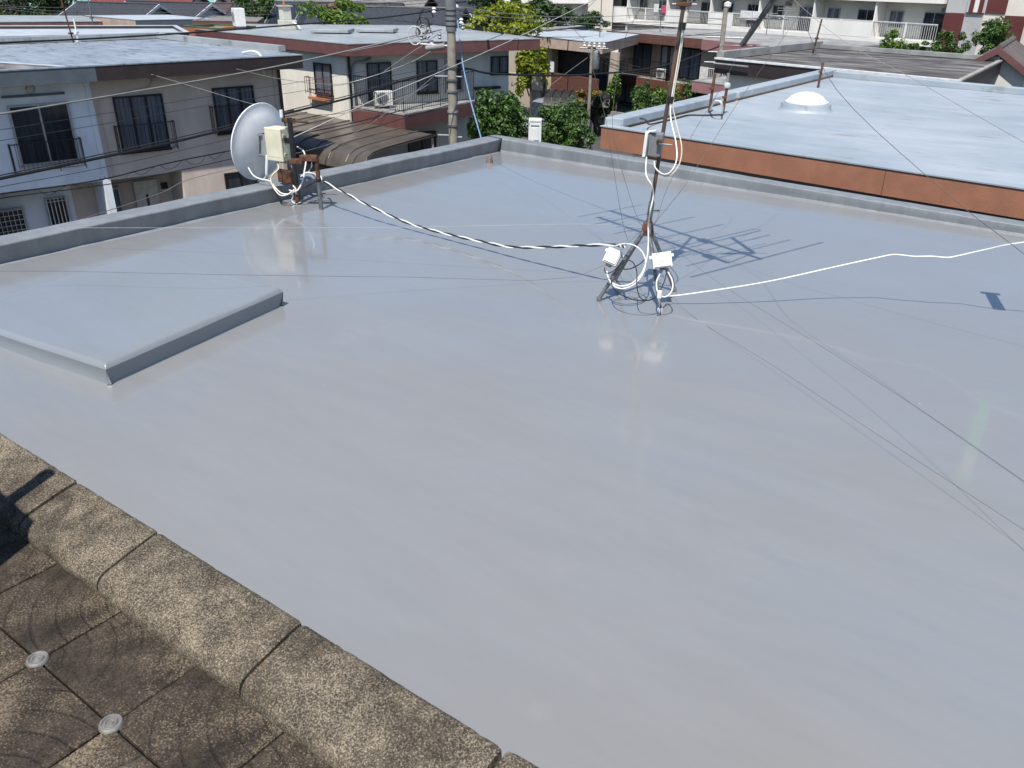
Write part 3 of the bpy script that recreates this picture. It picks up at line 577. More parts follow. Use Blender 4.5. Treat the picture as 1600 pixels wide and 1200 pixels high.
MB().obox((-3.341, 5.912, 1.392), V(.045, -.002, .01), V(-.002, .02, 0), V(0, 0, .006)).build('lug', 'white_plastic', gb, bevel=.003)
MB().obox((-3.260, 5.902, 1.320), V(.018, .006, 0), V(-.006, .016, 0), V(0, 0, .018)).build('mast_clamp', 'rusty', gb, bevel=.003)
for y, l in ((226, 12), (224, 20)): part_tube('clamp_bolt', [(-3.250, 5.888, 1.309), V(*(-3.168, 5.883, 1.310)) if l == 12 else V(*(-3.166, 5.940, 1.307))], .005, 'galvanised', gb, 6)
for y in (35, 141):
    s = 1.68 if y == 35 else 1.03
    p = MAST({35: 1.53, 141: 1.0}[y]); MB().tube([p - md * .026 + V(.012, .008, 0), p + md * .026 + V(.012, .008, 0)], .027, 12).build('tape_band', 'black_tape', t, True)
lp = MB().obox(V(*(-2.974, 5.601, 0.216)), V(.014, .01, 0), V(-.01, .014, 0), V(0, 0, .03)).build('cable_clip', 'white_plastic', t, bevel=.004)
# cables round the mast
cr1 = [MAST(1.9) + V(.03, .0, 0), MAST(1.6) + V(.024, .004, 0), MAST(1.3) + V(.024, .004, 0), MAST(1.0) + V(.024, .004, 0), (-3.237, 6.012, 1.488), (-3.129, 5.928, 1.333), (-3.076, 5.866, 1.213), (-3.085, 5.808, 1.133), (-3.145, 5.800, 1.106), (-3.256, 5.870, 1.129), (-3.321, 5.956, 1.167)]
cable('coaxial_cable', 'white coaxial cable strapped down the mast and looped beside the grey box', cr1, .0052, 'white_cable')
cr2 = [MAST(1.95) + V(.2, .1, -.1), MAST(1.82) + V(.09, .05, .03), MAST(1.6) + V(.034, .014, 0), MAST(1.3) + V(.034, .014, 0), MAST(1.0) + V(.034, .014, 0), (-3.214, 6.057, 1.461), (-3.101, 5.974, 1.301), (-3.060, 5.891, 1.187), (-3.082, 5.826, 1.111), (-3.142, 5.807, 1.091), (-3.232, 5.851, 1.115)]
cable('coaxial_cable', 'cream coaxial cable curving off the mast top and hanging in a wider loop', cr2, .0052, 'cream_cable')
cable('coaxial_cable', 'white cable from the grey mast box down past the stand head to the left box',
    [(-3.350, 5.881, 1.199), (-3.321, 5.839, 1.094), (-3.283, 5.812, 1.049), (-3.240, 5.805, 1.007), (-3.245, 5.857, 0.916), (-3.243, 5.824, 0.794), (-3.295, 5.907, 0.652), (-3.256, 5.861, 0.530), (-3.219, 5.794, 0.424), (-3.213, 5.730, 0.316), (-3.256, 5.673, 0.234), (-3.322, 5.626, 0.198), (-3.398, 5.610, 0.201), (-3.472, 5.636, 0.222), (-3.513, 5.664, 0.272)], .0062, 'white_cable')
cable('coaxial_cable', 'white cable coiled in a ring across the front of the stand',
    [(-3.506, 5.766, 0.470), (-3.432, 5.773, 0.499), (-3.343, 5.776, 0.505), (-3.265, 5.784, 0.465), (-3.206, 5.756, 0.392), (-3.200, 5.701, 0.299), (-3.240, 5.649, 0.222), (-3.306, 5.603, 0.186), (-3.373, 5.582, 0.192), (-3.433, 5.594, 0.219)], .0058, 'white_cable')
cable('coaxial_cable', 'black cable looping between the two white boxes on the stand',
    [(-3.525, 5.648, 0.307), (-3.505, 5.621, 0.285), (-3.465, 5.608, 0.281), (-3.416, 5.625, 0.314), (-3.377, 5.671, 0.382), (-3.349, 5.703, 0.397), (-3.301, 5.726, 0.374), (-3.259, 5.718, 0.309), (-3.206, 5.641, 0.232), (-3.139, 5.580, 0.166), (-3.085, 5.582, 0.146), (-3.031, 5.607, 0.163), (-3.008, 5.652, 0.204), (-3.017, 5.746, 0.274), (-3.032, 5.803, 0.337)], .0045, 'black_cable')
cable('coaxial_cable', 'black cable drooping in a wide arc low across the stand feet',
    [(-3.280, 5.893, 0.387), (-3.282, 5.800, 0.354), (-3.308, 5.694, 0.332), (-3.375, 5.636, 0.326), (-3.410, 5.588, 0.293), (-3.390, 5.544, 0.243), (-3.309, 5.491, 0.194), (-3.203, 5.478, 0.174), (-3.118, 5.507, 0.159), (-3.039, 5.571, 0.160), (-3.000, 5.631, 0.185)], .0045, 'black_cable')
cable('coaxial_cable', 'short white cable looping from the right box to the clip',
    [(-3.024, 5.809, 0.337), (-2.962, 5.771, 0.291), (-2.923, 5.719, 0.249), (-2.924, 5.677, 0.207), (-2.958, 5.638, 0.188), (-3.011, 5.634, 0.225), (-3.056, 5.691, 0.280), (-3.071, 5.762, 0.323)], .0055, 'white_cable')
RC = [(-2.980, 5.614, 0.200), (-3.054, 5.921, .09), (-2.832, 6.109, .13), (-2.434, 6.449, .22), (-2.049, 6.806, .335), (-1.75, 7.01, .437), (-1.664, 7.054, .465), (-1.59, 7.085, .468), (-1.51, 7.121, .466), (-1.4, 7.17, .478), (-1.294, 7.221, .478), (-1.23, 7.25, .497), (-1.054, 7.317, .57), (-.822, 7.308, .675), (-.3, 7.45, .8), (.9, 7.7, 1.0), (4, 8.5, 1.3)]
cable('coaxial_cable', 'white cable running in the air from the stand to the right edge', RC, .0062, 'white_cable', sm=5)
t = thing('marker_strap', 'green plastic strap hanging above the white cable at the right edge', 'strap', (-.79, 7.32, .66))
MB().obox((-.75, 7.32, .93), (.045, .016, 0), (-.002, .006, 0), (0, 0, .26)).build('strap', 'green_plastic', t, bevel=.002); MB().obox((-.75, 7.32, 1.3), (.043, .016, 0), (-.002, .005, 0), (0, 0, .11)).build('pale_plate', 'off_white', t)  # off-white plate is made up, above view, to whiten the strap's reflection
MB().obox((-.75, 7.32, 1.43), (.075, .026, 0), (-.004, .012, 0), (0, 0, .03)).build('top_plate', 'green_plastic', t, bevel=.004)
# twisted black and white pair from the dish to the stand
TW = smooth_pts([(-7.993, 6.312, 0.323), (-7.900, 6.288, 0.281), (-7.64, 6.12, .315), (-7.264, 6.095, .25), (-6.831, 6.075, .175), (-6.269, 6.099, .085), (-5.712, 6.096, .075), (-5.2, 6.08, .095), (-4.836, 6.054, .125), (-4.345, 6.004, .235), (-3.824, 5.948, .37), (-3.62, 5.949, .41), (-3.299, 5.553, 0.550)], 16)
for ph, mm, lb in ((0, 'white_cable', 'white half of the twisted cable pair crossing the roof from dish to mast'), (math.pi, 'black_cable', 'black half of the twisted cable pair crossing the roof from dish to mast')):
    pts = []; L = 0
    for i, p in enumerate(TW):
        if i: L += (p - TW[i - 1]).length
        a = L * 2 * math.pi / .42 + ph; pts.append(p + V(0, math.cos(a) * .0075, math.sin(a) * .0075))
    tag(MB().tube(pts, .0075, 6).build('twisted_cable', mm, None, True, loc=tuple(pts[0])), lb, 'cable')
# stay wires
WT = MAST(2.3)
def wire(label, pts, r=.0022, m='thin_wire', sm=5): return cable('stay_wire', label, pts, r, m, 'wire', 5, sm)
wire('stay wire from mast top slanting down across the right edge', [WT, (-2.390, 5.978, 2.327), (-1.775, 5.329, 1.884), (-0.959, 4.866, 1.479), (-0.491, 4.559, 1.309), (0.115, 4.178, 1.070)], .0018)
wire('upper stay wire from mast top over the brown-edged roof to the right', [WT, (-2.165, 6.065, 2.183), (-1.557, 6.088, 1.907), (-0.839, 6.165, 1.578), (-0.089, 6.269, 1.250)], .0016)
wire('slack wire hanging left of the mast, outer one', [WT, (-4.279, 6.232, 2.173), (-4.166, 6.180, 1.950), (-3.858, 6.034, 1.446), (-3.657, 5.890, 1.080), (-3.501, 5.773, 0.812), (-3.419, 5.733, 0.645), (-3.341, 5.676, 0.571)], .0018)
wire('slack wire hanging left of the mast, inner one', [WT, (-3.935, 6.441, 2.073), (-3.906, 6.283, 1.787), (-3.818, 6.091, 1.419), (-3.685, 5.992, 1.164), (-3.472, 5.890, 0.847), (-3.317, 5.784, 0.711), (-3.238, 5.701, 0.706)], .0018)
wire('slack wire right of the mast running up to the reflector', [HD + V(.03, 0, 0), (-3.140, 5.829, 0.785), (-3.118, 6.091, 0.945), (-3.095, 6.417, 1.205), (-3.106, 6.885, 1.508), (-3.099, 7.373, 1.819), (-3.076, 7.916, 2.196), (-3.093, 8.174, 2.400)], .0018)
wire('thin wire close to the mast on its right', [HD + V(.02, 0, 0), (-3.205, 5.874, 0.712), (-3.312, 6.162, 0.850), (-3.342, 6.397, 1.034), (-3.369, 6.667, 1.269), (-3.382, 7.177, 1.640), (-3.438, 7.733, 2.136), (-3.604, 7.796, 2.445)], .0015)
wire('pale stay wire stretched low across the roof to the left parapet', [HD + V(-.02, 0, -.02), (-3.951, 5.873, 0.550), (-5.313, 5.167, 0.420), (-6.634, 4.459, 0.320), (-8.100, 3.558, 0.240), (-8.330, 3.392, 0.220)], .0017, 'pale_wire', 3)
wire('thin stay wire lying from the left edge over the raised slab', [HD + V(-.03, 0, -.02), (-3.986, 5.913, 0.050), (-4.905, 4.744, 0.150), (-5.798, 3.488, 0.300), (-6.792, 2.739, 0.300), (-7.235, 2.164, 0.350)], .0014, sm=3)
wire('stay wire to the far roof corner', [HD + V(0, .03, 0), (-4.118, 6.709, 0.450), (-5.948, 8.048, 0.200), (-7.175, 8.824, 0.120), (-7.499, 8.914, 0.200)], .0014, sm=3)

wire('stay wire slanting low over the roof to the lower right, nearer one', [HD + V(.02, -.02, -.05), (-2.978, 5.958, 0.030), (-1.909, 5.296, 0.050), (-0.842, 4.605, 0.080), (-0.112, 4.110, 0.120), (0.299, 3.797, 0.150)], .0011, sm=3)
wire('stay wire slanting low over the roof to the lower right, farther one', [HD + V(.03, -.0, -.02), (-2.879, 6.441, 0.120), (-1.578, 5.439, 0.200), (-0.692, 4.637, 0.300), (-0.175, 4.092, 0.380), (0.225, 3.683, 0.450)], .0011, sm=3)

# ---------------------------------------------------------------- dish on the parapet corner
t = thing('satellite_dish', 'grey satellite dish seen from behind, clamped to a rusty pole with a cream box', 'satellite dish', (-8.1, 6.067, 0))
PB = V(-8.103, 6.067, 0)
part_tube('pole', [PB, PB + V(0, 0, .22)], .03, 'rusty', t, 12); part_tube('pole', [PB + V(0, 0, .2), PB + V(0, 0, .98)], .029, 'black_tape', t, 12)
DN = V(-.95, -.13, .15).normalized(); DC = V(*(-8.774, 6.120, 0.616)); DX = V(0, 0, 1).cross(DN).normalized(); DY = DN.cross(DX)
mb = MB(); n = 40; pr = [(0, 0), (.12, .006), (.24, .024), (.34, .05), (.425, .08), (.44, .084), (.452, .08), (.455, .072), (.452, .064), (.436, .066), (.425, .068), (.34, .038), (.24, .012), (.12, -.006), (0, -.012)]
vs = []
for r, z in pr: vs += [DC + DX * r * .97 * math.cos(2 * math.pi * k / n) + DY * r * 1.02 * math.sin(2 * math.pi * k / n) + DN * (z - .04) for k in range(n)]
mb.add(vs, [(i * n + k, i * n + (k + 1) % n, (i + 1) * n + (k + 1) % n, (i + 1) * n + k) for i in range(len(pr) - 1) for k in range(n)]); mb.build('dish', 'dish_grey', t, True)
BK = DC - DN * .06
for s in (-1, 1): MB().obox(BK - DN * .07 + DX * s * .05, DN * .09, DX * .004, DY * .13).build('bracket_plate', 'bracket_grey', t, bevel=.002)
MB().obox(BK + DN * .012, DN * .006, DX * .09, DY * .14).build('bracket_plate', 'bracket_grey', t, bevel=.004)
for a, b in ((1, 1), (1, -1), (-1, 1), (-1, -1)): MB().lathe([(.014, 0), (.014, .012), (.006, .02)], BK + DX * a * .075 + DY * b * .12 - DN * 0, 8, tuple(-DN)).build('bolt', 'bracket_grey', t)
part_tube('support_arm', [BK - DN * .1 - DY * .1 + DX * .06, BK - DN * .1 - DY * .3 + DX * .07, BK - DN * .08 - DY * .37 + DX * .05, DC - DY * .46 - DN * .03, DC - DY * .47 + DN * .04], .019, 'dish_grey', t, 10, 5)
MB().obox(DC - DY * .22 + DN * .22, DX * .035, DY * .05, DN * .07).build('converter', 'white_plastic', t, bevel=.012); part_tube('feed_arm', [DC - DY * .4 + DN * .04, DC - DY * .22 + DN * .2], .014, 'dish_grey', t)
MB().obox(PB + V(-.09, 0, .72), V(.13, 0, 0), V(0, .02, 0), V(0, 0, .03)).build('pole_clamp', 'black_tape', t, bevel=.006)
MB().obox(PB + V(-.02, 0, .95), V(.07, .03, 0), V(-.01, .025, 0), V(0, 0, .022)).build('pole_clamp', 'rusty', t, bevel=.006); part_tube('clamp_bolt', [PB + V(.02, .0, .95), PB + V(.2, .1, .94)], .012, 'rusty', t, 7)
part_tube('clamp_bolt', [PB + V(-.1, -.03, .98), PB + V(-.1, -.03, 1.06)], .02, 'white_plastic', t, 8)
MB().obox(PB + V(-.16, -.02, .3), V(.11, .01, 0), V(0, .025, 0), V(0, 0, .075)).build('back_plate', 'rusty', t, bevel=.006)
bx = V(.985, .17, 0).normalized(); by = V(-bx.y, bx.x, 0)
BC = V(*(-8.340, 6.070, 0.668))
cb = MB().obox(BC, bx * .12, by * .085, V(0, 0, .185)).build('equipment_box', 'cream_box', t, bevel=.012)
bfront = V(.54, -.84, 0)
MB().obox(BC + by * .1 * -1 * 0 - by * .092, bx * .125, by * .014, V(0, 0, .19)).build('lid', 'cream_box', cb, bevel=.012)
MB().obox(BC - by * .1075 - V(0, 0, .135), bx * .09, by * .001, V(0, 0, .002)).build('lid_groove', 'off_white', cb)
for z in (.1, -.11):
    MB().obox(BC + bx * .124 - by * .06 + V(0, 0, z), bx * .006, by * .02, V(0, 0, .02)).build('latch', 'cream_box', cb, bevel=.003)
    part_tube('latch_pin', [BC + bx * .13 - by * .06 + V(0, 0, z), BC + bx * .13 - by * .02 + V(0, 0, z + .005)], .005, 'galvanised', cb, 6)
part_tube('latch_bar', [BC + bx * .131 - by * .03 + V(0, 0, -.12), BC + bx * .131 - by * .03 + V(0, 0, .12)], .004, 'bracket_grey', cb, 6)
for i, s in enumerate((-.06, 0, .05)): part_tube('cable_gland', [BC + bx * s - V(0, 0, .18), BC + bx * s - V(0, 0, .225)], .016, 'box_grey', cb, 8)
part_tube('conduit', [BC + bx * .07 - V(0, 0, .18) + by * .03, BC + bx * .1 - V(0, 0, .38) + by * .05, PB + V(.03, -.03, .12)], .018, 'box_grey', t, 8, 4)
t = thing('bracket_pole', 'short grey pipe with a rust-brown bent bracket beside the dish', 'pole', (-7.68, 6.064, 0))
Q = V(-7.68, 6.064, 0)
part_tube('pipe', [Q, Q + V(0, 0, .33)], .0235, 'galvanised', t, 12); part_tube('pipe', [Q + V(0, 0, .32), Q + V(0, 0, .585)], .0245, 'rusty', t, 12)
MB().obox(Q + V(-.075, -.05, .585), V(.085, .055, .0), V(-.02, .03, 0), V(0, 0, .035)).build('bracket', 'rust_brown', t, bevel=.012)
MB().obox(Q + V(-.2, -.13, .545), V(.06, .04, .0), V(-.02, .03, 0), V(0, 0, .028)).build('bracket', 'rust_brown', t, bevel=.008)
MB().lathe([(.031, 0), (.031, .03), (.025, .036)], Q + V(0, 0, .33), 10).build('collar', 'black_tape', t)
# cables round the dish
cable('coaxial_cable', 'white cable hanging in a loop below the satellite dish', [(-8.702, 5.850, 0.371), (-8.585, 5.827, 0.301), (-8.458, 5.839, 0.273), (-8.327, 5.867, 0.265), (-8.216, 5.849, 0.210), (-8.122, 5.861, 0.156), (-8.050, 5.915, 0.150), (-8.021, 5.989, 0.186), (-8.101, 6.019, 0.221)], .008, 'white_cable')
cable('coaxial_cable', 'cream cable dropping from the cream box in a long curve', [(-8.314, 5.993, 0.448), (-8.266, 5.959, 0.400), (-8.282, 5.881, 0.344), (-8.282, 5.847, 0.290), (-8.192, 5.813, 0.213), (-8.102, 5.826, 0.143), (-8.049, 5.886, 0.148), (-8.019, 5.970, 0.198)], .0075, 'cream_cable')
cable('coaxial_cable', 'white cable arching from the cream box round behind the rusty pipe', [(-8.281, 6.266, 0.612), (-8.124, 6.232, 0.585), (-8.029, 6.183, 0.502), (-7.990, 6.120, 0.399), (-7.957, 6.053, 0.297), (-7.967, 5.985, 0.203), (-8.018, 5.957, 0.177), (-8.080, 5.942, 0.185)], .0085, 'white_cable')
cable('coaxial_cable', 'white cable bridging from the dish pole to the twisted pair', [(-8.020, 6.080, 0.327), (-7.970, 6.120, 0.372), (-7.923, 6.157, 0.373), (-7.895, 6.214, 0.338), (-7.866, 6.260, 0.283)], .0085, 'white_cable')
cable('coaxial_cable', 'white cable end curled round the foot of the dish pole', [(-8.063, 5.934, 0.152), (-8.108, 6.009, 0.101), (-8.146, 6.012, 0.041), (-8.106, 6.023, 0.008), (-8.067, 6.058, 0.015), (-8.139, 6.145, 0.018)], .0075, 'white_cable')
cable('coaxial_cable', 'thin grey cable crossing behind the rusty pipe', [(-8.298, 6.145, 0.442), (-8.233, 6.162, 0.388), (-8.135, 6.134, 0.332), (-8.082, 6.141, 0.278), (-8.080, 6.286, 0.390), (-8.091, 6.311, 0.444)], .006, 'grey_cable')
cable('coaxial_cable', 'black cables slung between dish pole and pipe', [(-8.115, 6.063, 0.196), (-8.052, 6.106, 0.184), (-8.033, 6.207, 0.207), (-8.026, 6.311, 0.250), (-8.097, 6.302, 0.325), (-8.187, 6.355, 0.410)], .006, 'black_cable')
cable('coaxial_cable', 'black cable hanging behind the dish cables to the parapet foot', [(-8.304, 5.864, 0.232), (-8.267, 5.893, 0.119), (-8.238, 5.933, 0.033), (-8.200, 6.010, -0.005), (-8.153, 6.065, -0.023)], .005, 'black_cable')

# ---------------------------------------------------------------- left house: white and beige halves under one flat roof
HF = Fr((-25.932, 9.881), (-24.182, 18.381))
e = lambda s, o=.9: (lambda p: (p.x, p.y))(HF.pt(s, 0, o))
poly = [e(-9), e(2.35), e(8.68), (-32.7, 18.75), (-36.2, 1.0)]
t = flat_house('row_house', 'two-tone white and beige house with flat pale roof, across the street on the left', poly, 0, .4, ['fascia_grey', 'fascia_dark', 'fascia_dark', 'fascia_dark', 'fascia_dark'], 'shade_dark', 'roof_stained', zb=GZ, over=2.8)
MB().prism([e(-9, .7), e(1.5, .7), e(-.1, -2.2), e(-3.0, -3.0), e(-9, -3.2)], .003, .012).build('bare_patch', 'roof_darkstain', t); MB().prism([e(1.51, .7), e(1.75, .7), e(.1, -2.3), e(-3.0, -3.2), e(-9, -3.45), e(-9, -3.21), e(-3.0, -3.01), e(-.11, -2.2)], .0035, .02).build('membrane_lip', 'roof_white', t)
for (a, b) in ((3, 2),):   # low upstand along the two far edges
    MB().prism([(-32.75, 18.8), (-24.6, 18.55), (-24.65, 18.3), (-32.5, 18.5)], .021, .2).build('upstand', 'roof_pale', t); MB().prism([(-32.75, 18.8), (-32.5, 18.5), (-35.8, 1.2), (-36.1, 1.2)], .021, .22).build('upstand', 'roof_pale', t)
def wallslab(par, fr, a0, a1, z0, z1, m, th=.25, name='wall', d=0):
    mb = MB(); fr.box(mb, a0, a1, z0, z1, d - th, d); return mb.build(name, m, par)
wallslab(t, HF, -9, 2.2, -3.3, -.39, 'wall_white'); wallslab(t, HF, 2.34, 8.25, -3.3, -.392, 'wall_beige')
wallslab(t, HF, 2.2, 2.34, -5.2, -.393, 'wall_white', .3, 'corner_strip', .03)
side = Fr((HF.pt(8.25, 0).x, HF.pt(8.25, 0).y), (-32.2, 18.2)); wallslab(t, side, 0, 8, GZ, -.394, 'wall_beige')
mb = MB(); HF.box(mb, -9, 8.2, -3.34, -3.3, -1.6, -.01); mb.build('soffit', 'wall_pale', t)
wallslab(t, HF, -9, 4.7, GZ, -3.34, 'wall_beige', .2, d=-1.3); wallslab(t, HF, -9, 1.5, GZ, -3.342, 'wall_white', .2, d=-1.28)
wallslab(t, HF, 4.7, 8.25, GZ, -3.302, 'wall_beige', .25, d=.004)
mb = MB(); HF.box(mb, 4.55, 4.7, GZ, -3.304, -1.3, .006); mb.build('fin_wall', 'wall_beige', t)
mb = MB(); HF.box(mb, 2.16, 2.38, GZ, -3.306, -1.2, .05); mb.build('fin_wall', 'wall_white', t)
mb = MB(); HF.box(mb, -1.1, -.95, GZ, -3.306, -1.2, .05); mb.build('fin_wall', 'wall_white', t)
def win_px(par, fr, a, b, **k): return window(par, fr, a[0], b[0], b[1], a[1], **k)
w1 = win_px(t, HF, (0.151, -1.036), (1.603, -2.584), fm='frame_silver', gm='glass_dark', panes=2)
mb = MB(); HF.box(mb, .02, 1.62, -.78, -.72, .0, .1); mb.build('shutter_box', 'fascia_grey', t)
win_px(t, HF, (2.937, -1.007), (4.275, -2.524), fm='frame_black', gm='glass_curtain', panes=3)
win_px(t, HF, (5.949, -0.962), (7.210, -2.261), fm='frame_black', gm='glass_curtain', panes=3)
for a, b, z, m in ((-.1, 1.75, -2.85, 'rail_black'), (2.78, 4.5, -2.62, 'rail_black'), (5.75, 7.3, -2.3, 'rail_black')):
    railing(t, [HF.pt(a, z, .02), HF.pt(a, z, .22), HF.pt(b, z, .22), HF.pt(b, z, .02)], .85, m, .11, .009)
MB().lathe([(.11, 0), (.12, .02), (.1, .05), (.03, .055), (0, .055)], HF.pt(.78, -.59, 0), 16, tuple(HF.n)).build('vent_cap', 'frame_cream', t, True)
win_px(t, HF, (5.954, -3.638), (6.944, -4.265), fm='frame_black', gm='glass_dark', panes=2, d=.004)
H2 = Fr((HF.p0.x, HF.p0.y), (HF.pt(1, 0).x, HF.pt(1, 0).y), -1.27)
window(t, H2, -.75, .02, -5.0, -4.1, 0, 'frame_cream', 'glass_dark', 1); window(t, H2, .75, 1.25, -4.95, -3.95, 0, 'frame_silver', 'glass_dark', 1)
g = MB()
for k in range(7): g.tube([H2.pt(-.75 + .128 * k, -5, .12), H2.pt(-.75 + .128 * k, -4.1, .12)], .012, 5)
for k in range(7): g.tube([H2.pt(-.75, -5 + .15 * k, .12), H2.pt(.02, -5 + .15 * k, .12)], .012, 5)
g.build('window_grille', 'rail_white', t)
g = MB()
for k in range(6): g.tube([H2.pt(.72 + .11 * k, -5, .14), H2.pt(.72 + .11 * k, -3.9, .14)], .016, 5)
for z in (-4.9, -4.0): g.tube([H2.pt(.68, z, .14), H2.pt(1.32, z, .14)], .014, 5)
g.build('window_grille', 'rail_white', t)
window(t, H2, 2.5, 2.85, -5.1, -3.9, 0, 'frame_silver', 'glass_blue', 1)
mb = MB(); H2.box(mb, 3.35, 4.1, GZ, -3.75, 0, .05); d_ = mb.build('door', 'door_pale', t)
mb = MB(); H2.box(mb, 3.68, 3.76, -5.0, -4.2, .052, .06); mb.build('door_glass', 'glass_dark', d_)
mb = MB(); H2.box(mb, 4.22, 4.42, -4.1, -3.9, 0, .06); mb.build('letter_box', 'frame_black', t)
part_tube('downpipe', [HF.pt(8.2, -.4, .05), HF.pt(8.2, GZ, .05)], .05, 'fascia_dark', t); part_tube('cable_run', [HF.pt(4.1, -.55, .02), HF.pt(4.0, -.75, .02), HF.pt(3.3, -.85, .02), HF.pt(2.6, -1.0, .02), HF.pt(2.45, -1.3, .02), HF.pt(2.5, -3.3, .02)], .02, 'wall_beige', t, 6, 4)
MB().lathe([(.05, 0), (.05, .08)], HF.pt(4.12, -.6, .05), 8).build('meter_socket', 'wall_tan', t)
part_tube('roof_hose', [HF.pt(7.2, .05, -.3), HF.pt(7.3, .13, .3), HF.pt(7.38, .0, .66), HF.pt(7.4, -.5, .66)], .035, 'white_cable', t, 7, 4)
# its roof aerial pole and the neighbour's behind
def aerial(label, base, h, els=True, m='rusty', lean=(0, 0), extra=None):
    q = thing('roof_aerial', label, 'antenna', base); b = V(base); tp = b + V(lean[0], lean[1], h)
    part_tube('pole', [b, tp], .028, m, q, 7)
    if els:
        for k, s in ((.97, .5), (.9, .38)):
            c = b.lerp(tp, k); part_tube('boom', [c - V(.5, .2, 0), c + V(.5, .2, 0)], .014, 'antenna_metal', q, 5)
            for i in range(6): p = c + V(.5, .2, 0) * (i / 2.5 - 1); part_tube('element', [p - V(-.15, .38, 0) * s, p + V(-.15, .38, 0) * s], .007, 'antenna_metal', q, 4)
    for k in (.12, .45): MB().obox(b.lerp(tp, k), (.06, .02, 0), (-.02, .06, 0), (0, 0, .03)).build('clamp', m, q)
    return q
aerial('tall rusty aerial pole on the two-tone house roof', (-32.055, 15.069, 0.050), 2.6, False, lean=(-.25, -.1))
aerial('stub pole beside the tall rusty aerial on the two-tone house roof', (-31.670, 15.062, 0.050), .8, False, 'white_cable')
aerial('thin aerial pole standing on the roof with brown fascia at far left', (-40.944, 20.303, 0.000), 3.2, False, 'galvanised')
aerial('rusty aerial pole second from the left on the far pale roofs', (-51.233, 24.611, -0.200), 3.4, True, 'galvanised')

# ---------------------------------------------------------------- flat-roofed houses behind the left house
flat_house('row_house', 'low house with white flat roof directly behind the two-tone house', [(-38, 8), (-33.6, 20.6), (-38.0, 22.7), (-42.4, 17.0), (-48, 9.8)], -.02, .45, 'fascia_dark', 'wall_pale', 'roof_white', over=.5, par_h=.12)
flat_house('row_house', 'house with brown fascia and white flat roof at the top left', [(-47.980, 17.402, 0.000)[:2], (-44.781, 22.718, 0.000)[:2], (-50.397, 24.460, 0.000)[:2], (-54.725, 19.939, 0.000)[:2]], 0, .4, 'fascia_redbrown', 'wall_tan', 'roof_pale', over=.5)
flat_house('row_house', 'long beige house with white roof near the top left houses', [(-50.627, 24.755, 0.000)[:2], (-44.879, 24.517, 0.000)[:2], (-43.606, 28.188, 0.000)[:2], (-48.639, 28.620, 0.000)[:2]], 0, .42, ['fascia_beige', 'fascia_grey', 'fascia_beige', 'fascia_beige'], 'wall_pale', 'roof_white', over=.4)
flat_house('row_house', 'dark maroon-edged flat house left of the white cube water heater', [(-42.863, 26.557, 0.000)[:2], (-39.816, 28.422, 0.000)[:2], (-43.013, 31.163, 0.000)[:2], (-46.136, 30.058, 0.000)[:2]], -.0, .42, 'fascia_maroon', 'wall_pale', 'roof_slate', over=.4)
flat_house('row_house', 'house with green flat roof and orange fascia beside the maroon-edged house', [(-37.812, 22.915, 0.000)[:2], (-35.003, 22.735, 0.000)[:2], (-35.336, 25.112, 0.000)[:2], (-37.950, 24.649, 0.000)[:2]], -.01, .45, 'fascia_orange', 'wall_pale', 'roof_green', over=.4, par_h=.1)
def ac_unit(label, c, ux, w=.8, h=.6, d=.3, name='air_conditioner', m='white_plastic'):
    q = thing(name, label, 'air conditioner', c); c = V(c); u = V(ux[0], ux[1], 0).normalized(); n = V(u.y, -u.x, 0)
    b = MB().obox(c + V(0, 0, h / 2 + .08), u * w / 2, n * d / 2, V(0, 0, h / 2)).build('casing', m, q, bevel=.02)
    MB().lathe([(.0, .012), (.03, .012), (.23, .006), (.24, 0)][::-1], c + V(0, 0, h / 2 + .08) + n * (d / 2 + .002) - u * w * .12, 16, tuple(n)).build('fan_grille', 'box_grey', q)
    for s in (-1, 1): MB().obox(c + u * s * w * .35 + V(0, 0, .04), u * .04, n * d * .45, V(0, 0, .04)).build('foot', 'box_grey', q)
    return q
ac_unit('white outdoor unit on the green roof with orange fascia', (-35.270, 24.211, 0.050), (.9, -.4), .75, .75, .45)

# ---------------------------------------------------------------- cream house with maroon fascia and balcony
WL = Fr((-34.200, 23.050), (-26.300, 22.580)); WF = Fr((-26.300, 22.580), (-23.400, 29.500))
poly = [(-36.6, 22.75), (-25.62, 22.15), (-22.4, 29.75), (-31.5, 33.0), (-38.5, 26.5)]
t = flat_house('row_house', 'cream two-storey house with maroon fascia and black-railed balcony', poly, 0, .42, 'fascia_maroon', 'wall_cream', 'roof_pale', zb=GZ, over=1.2)
wallslab(t, WL, -2, 7.9, GZ, -.43, 'wall_cream'); wallslab(t, WF, 0.0, 7.1, GZ, -.431, 'wall_pale', .25)
win_px(t, WL, (5.904, -0.881), (6.925, -1.954), fm='frame_black', gm='glass_curtain', panes=2, d=.002)
railing(t, [WL.pt(5.45, -2.05, .02), WL.pt(5.45, -2.05, .25), WL.pt(6.95, -2.05, .25), WL.pt(6.95, -2.05, .02)], .65, 'fascia_maroon', .13, .008)
mb = MB(); WL.box(mb, 5.5, 6.9, -2.25, -2.16, .0, .2); mb.build('brick_sill', 'fascia_orange', t)
for a, b, g in (((0.860, -0.793), (1.764, -2.073), 'glass_curtain'), ((2.950, -0.794), (3.749, -1.926), 'glass_curtain'), ((6.283, -0.733), (7.013, -1.313), 'glass_curtain')):
    win_px(t, WF, a, b, fm='frame_black', gm=g, panes=2, d=.002)
window(t, WF, 4.2, 4.85, -1.9, -.75, .002, 'frame_silver', 'glass_dark', 1); mb = MB(); WF.box(mb, 5.45, 6.6, -1.95, -1.85, .0, .25); mb.build('window_shelf', 'frame_black', t)
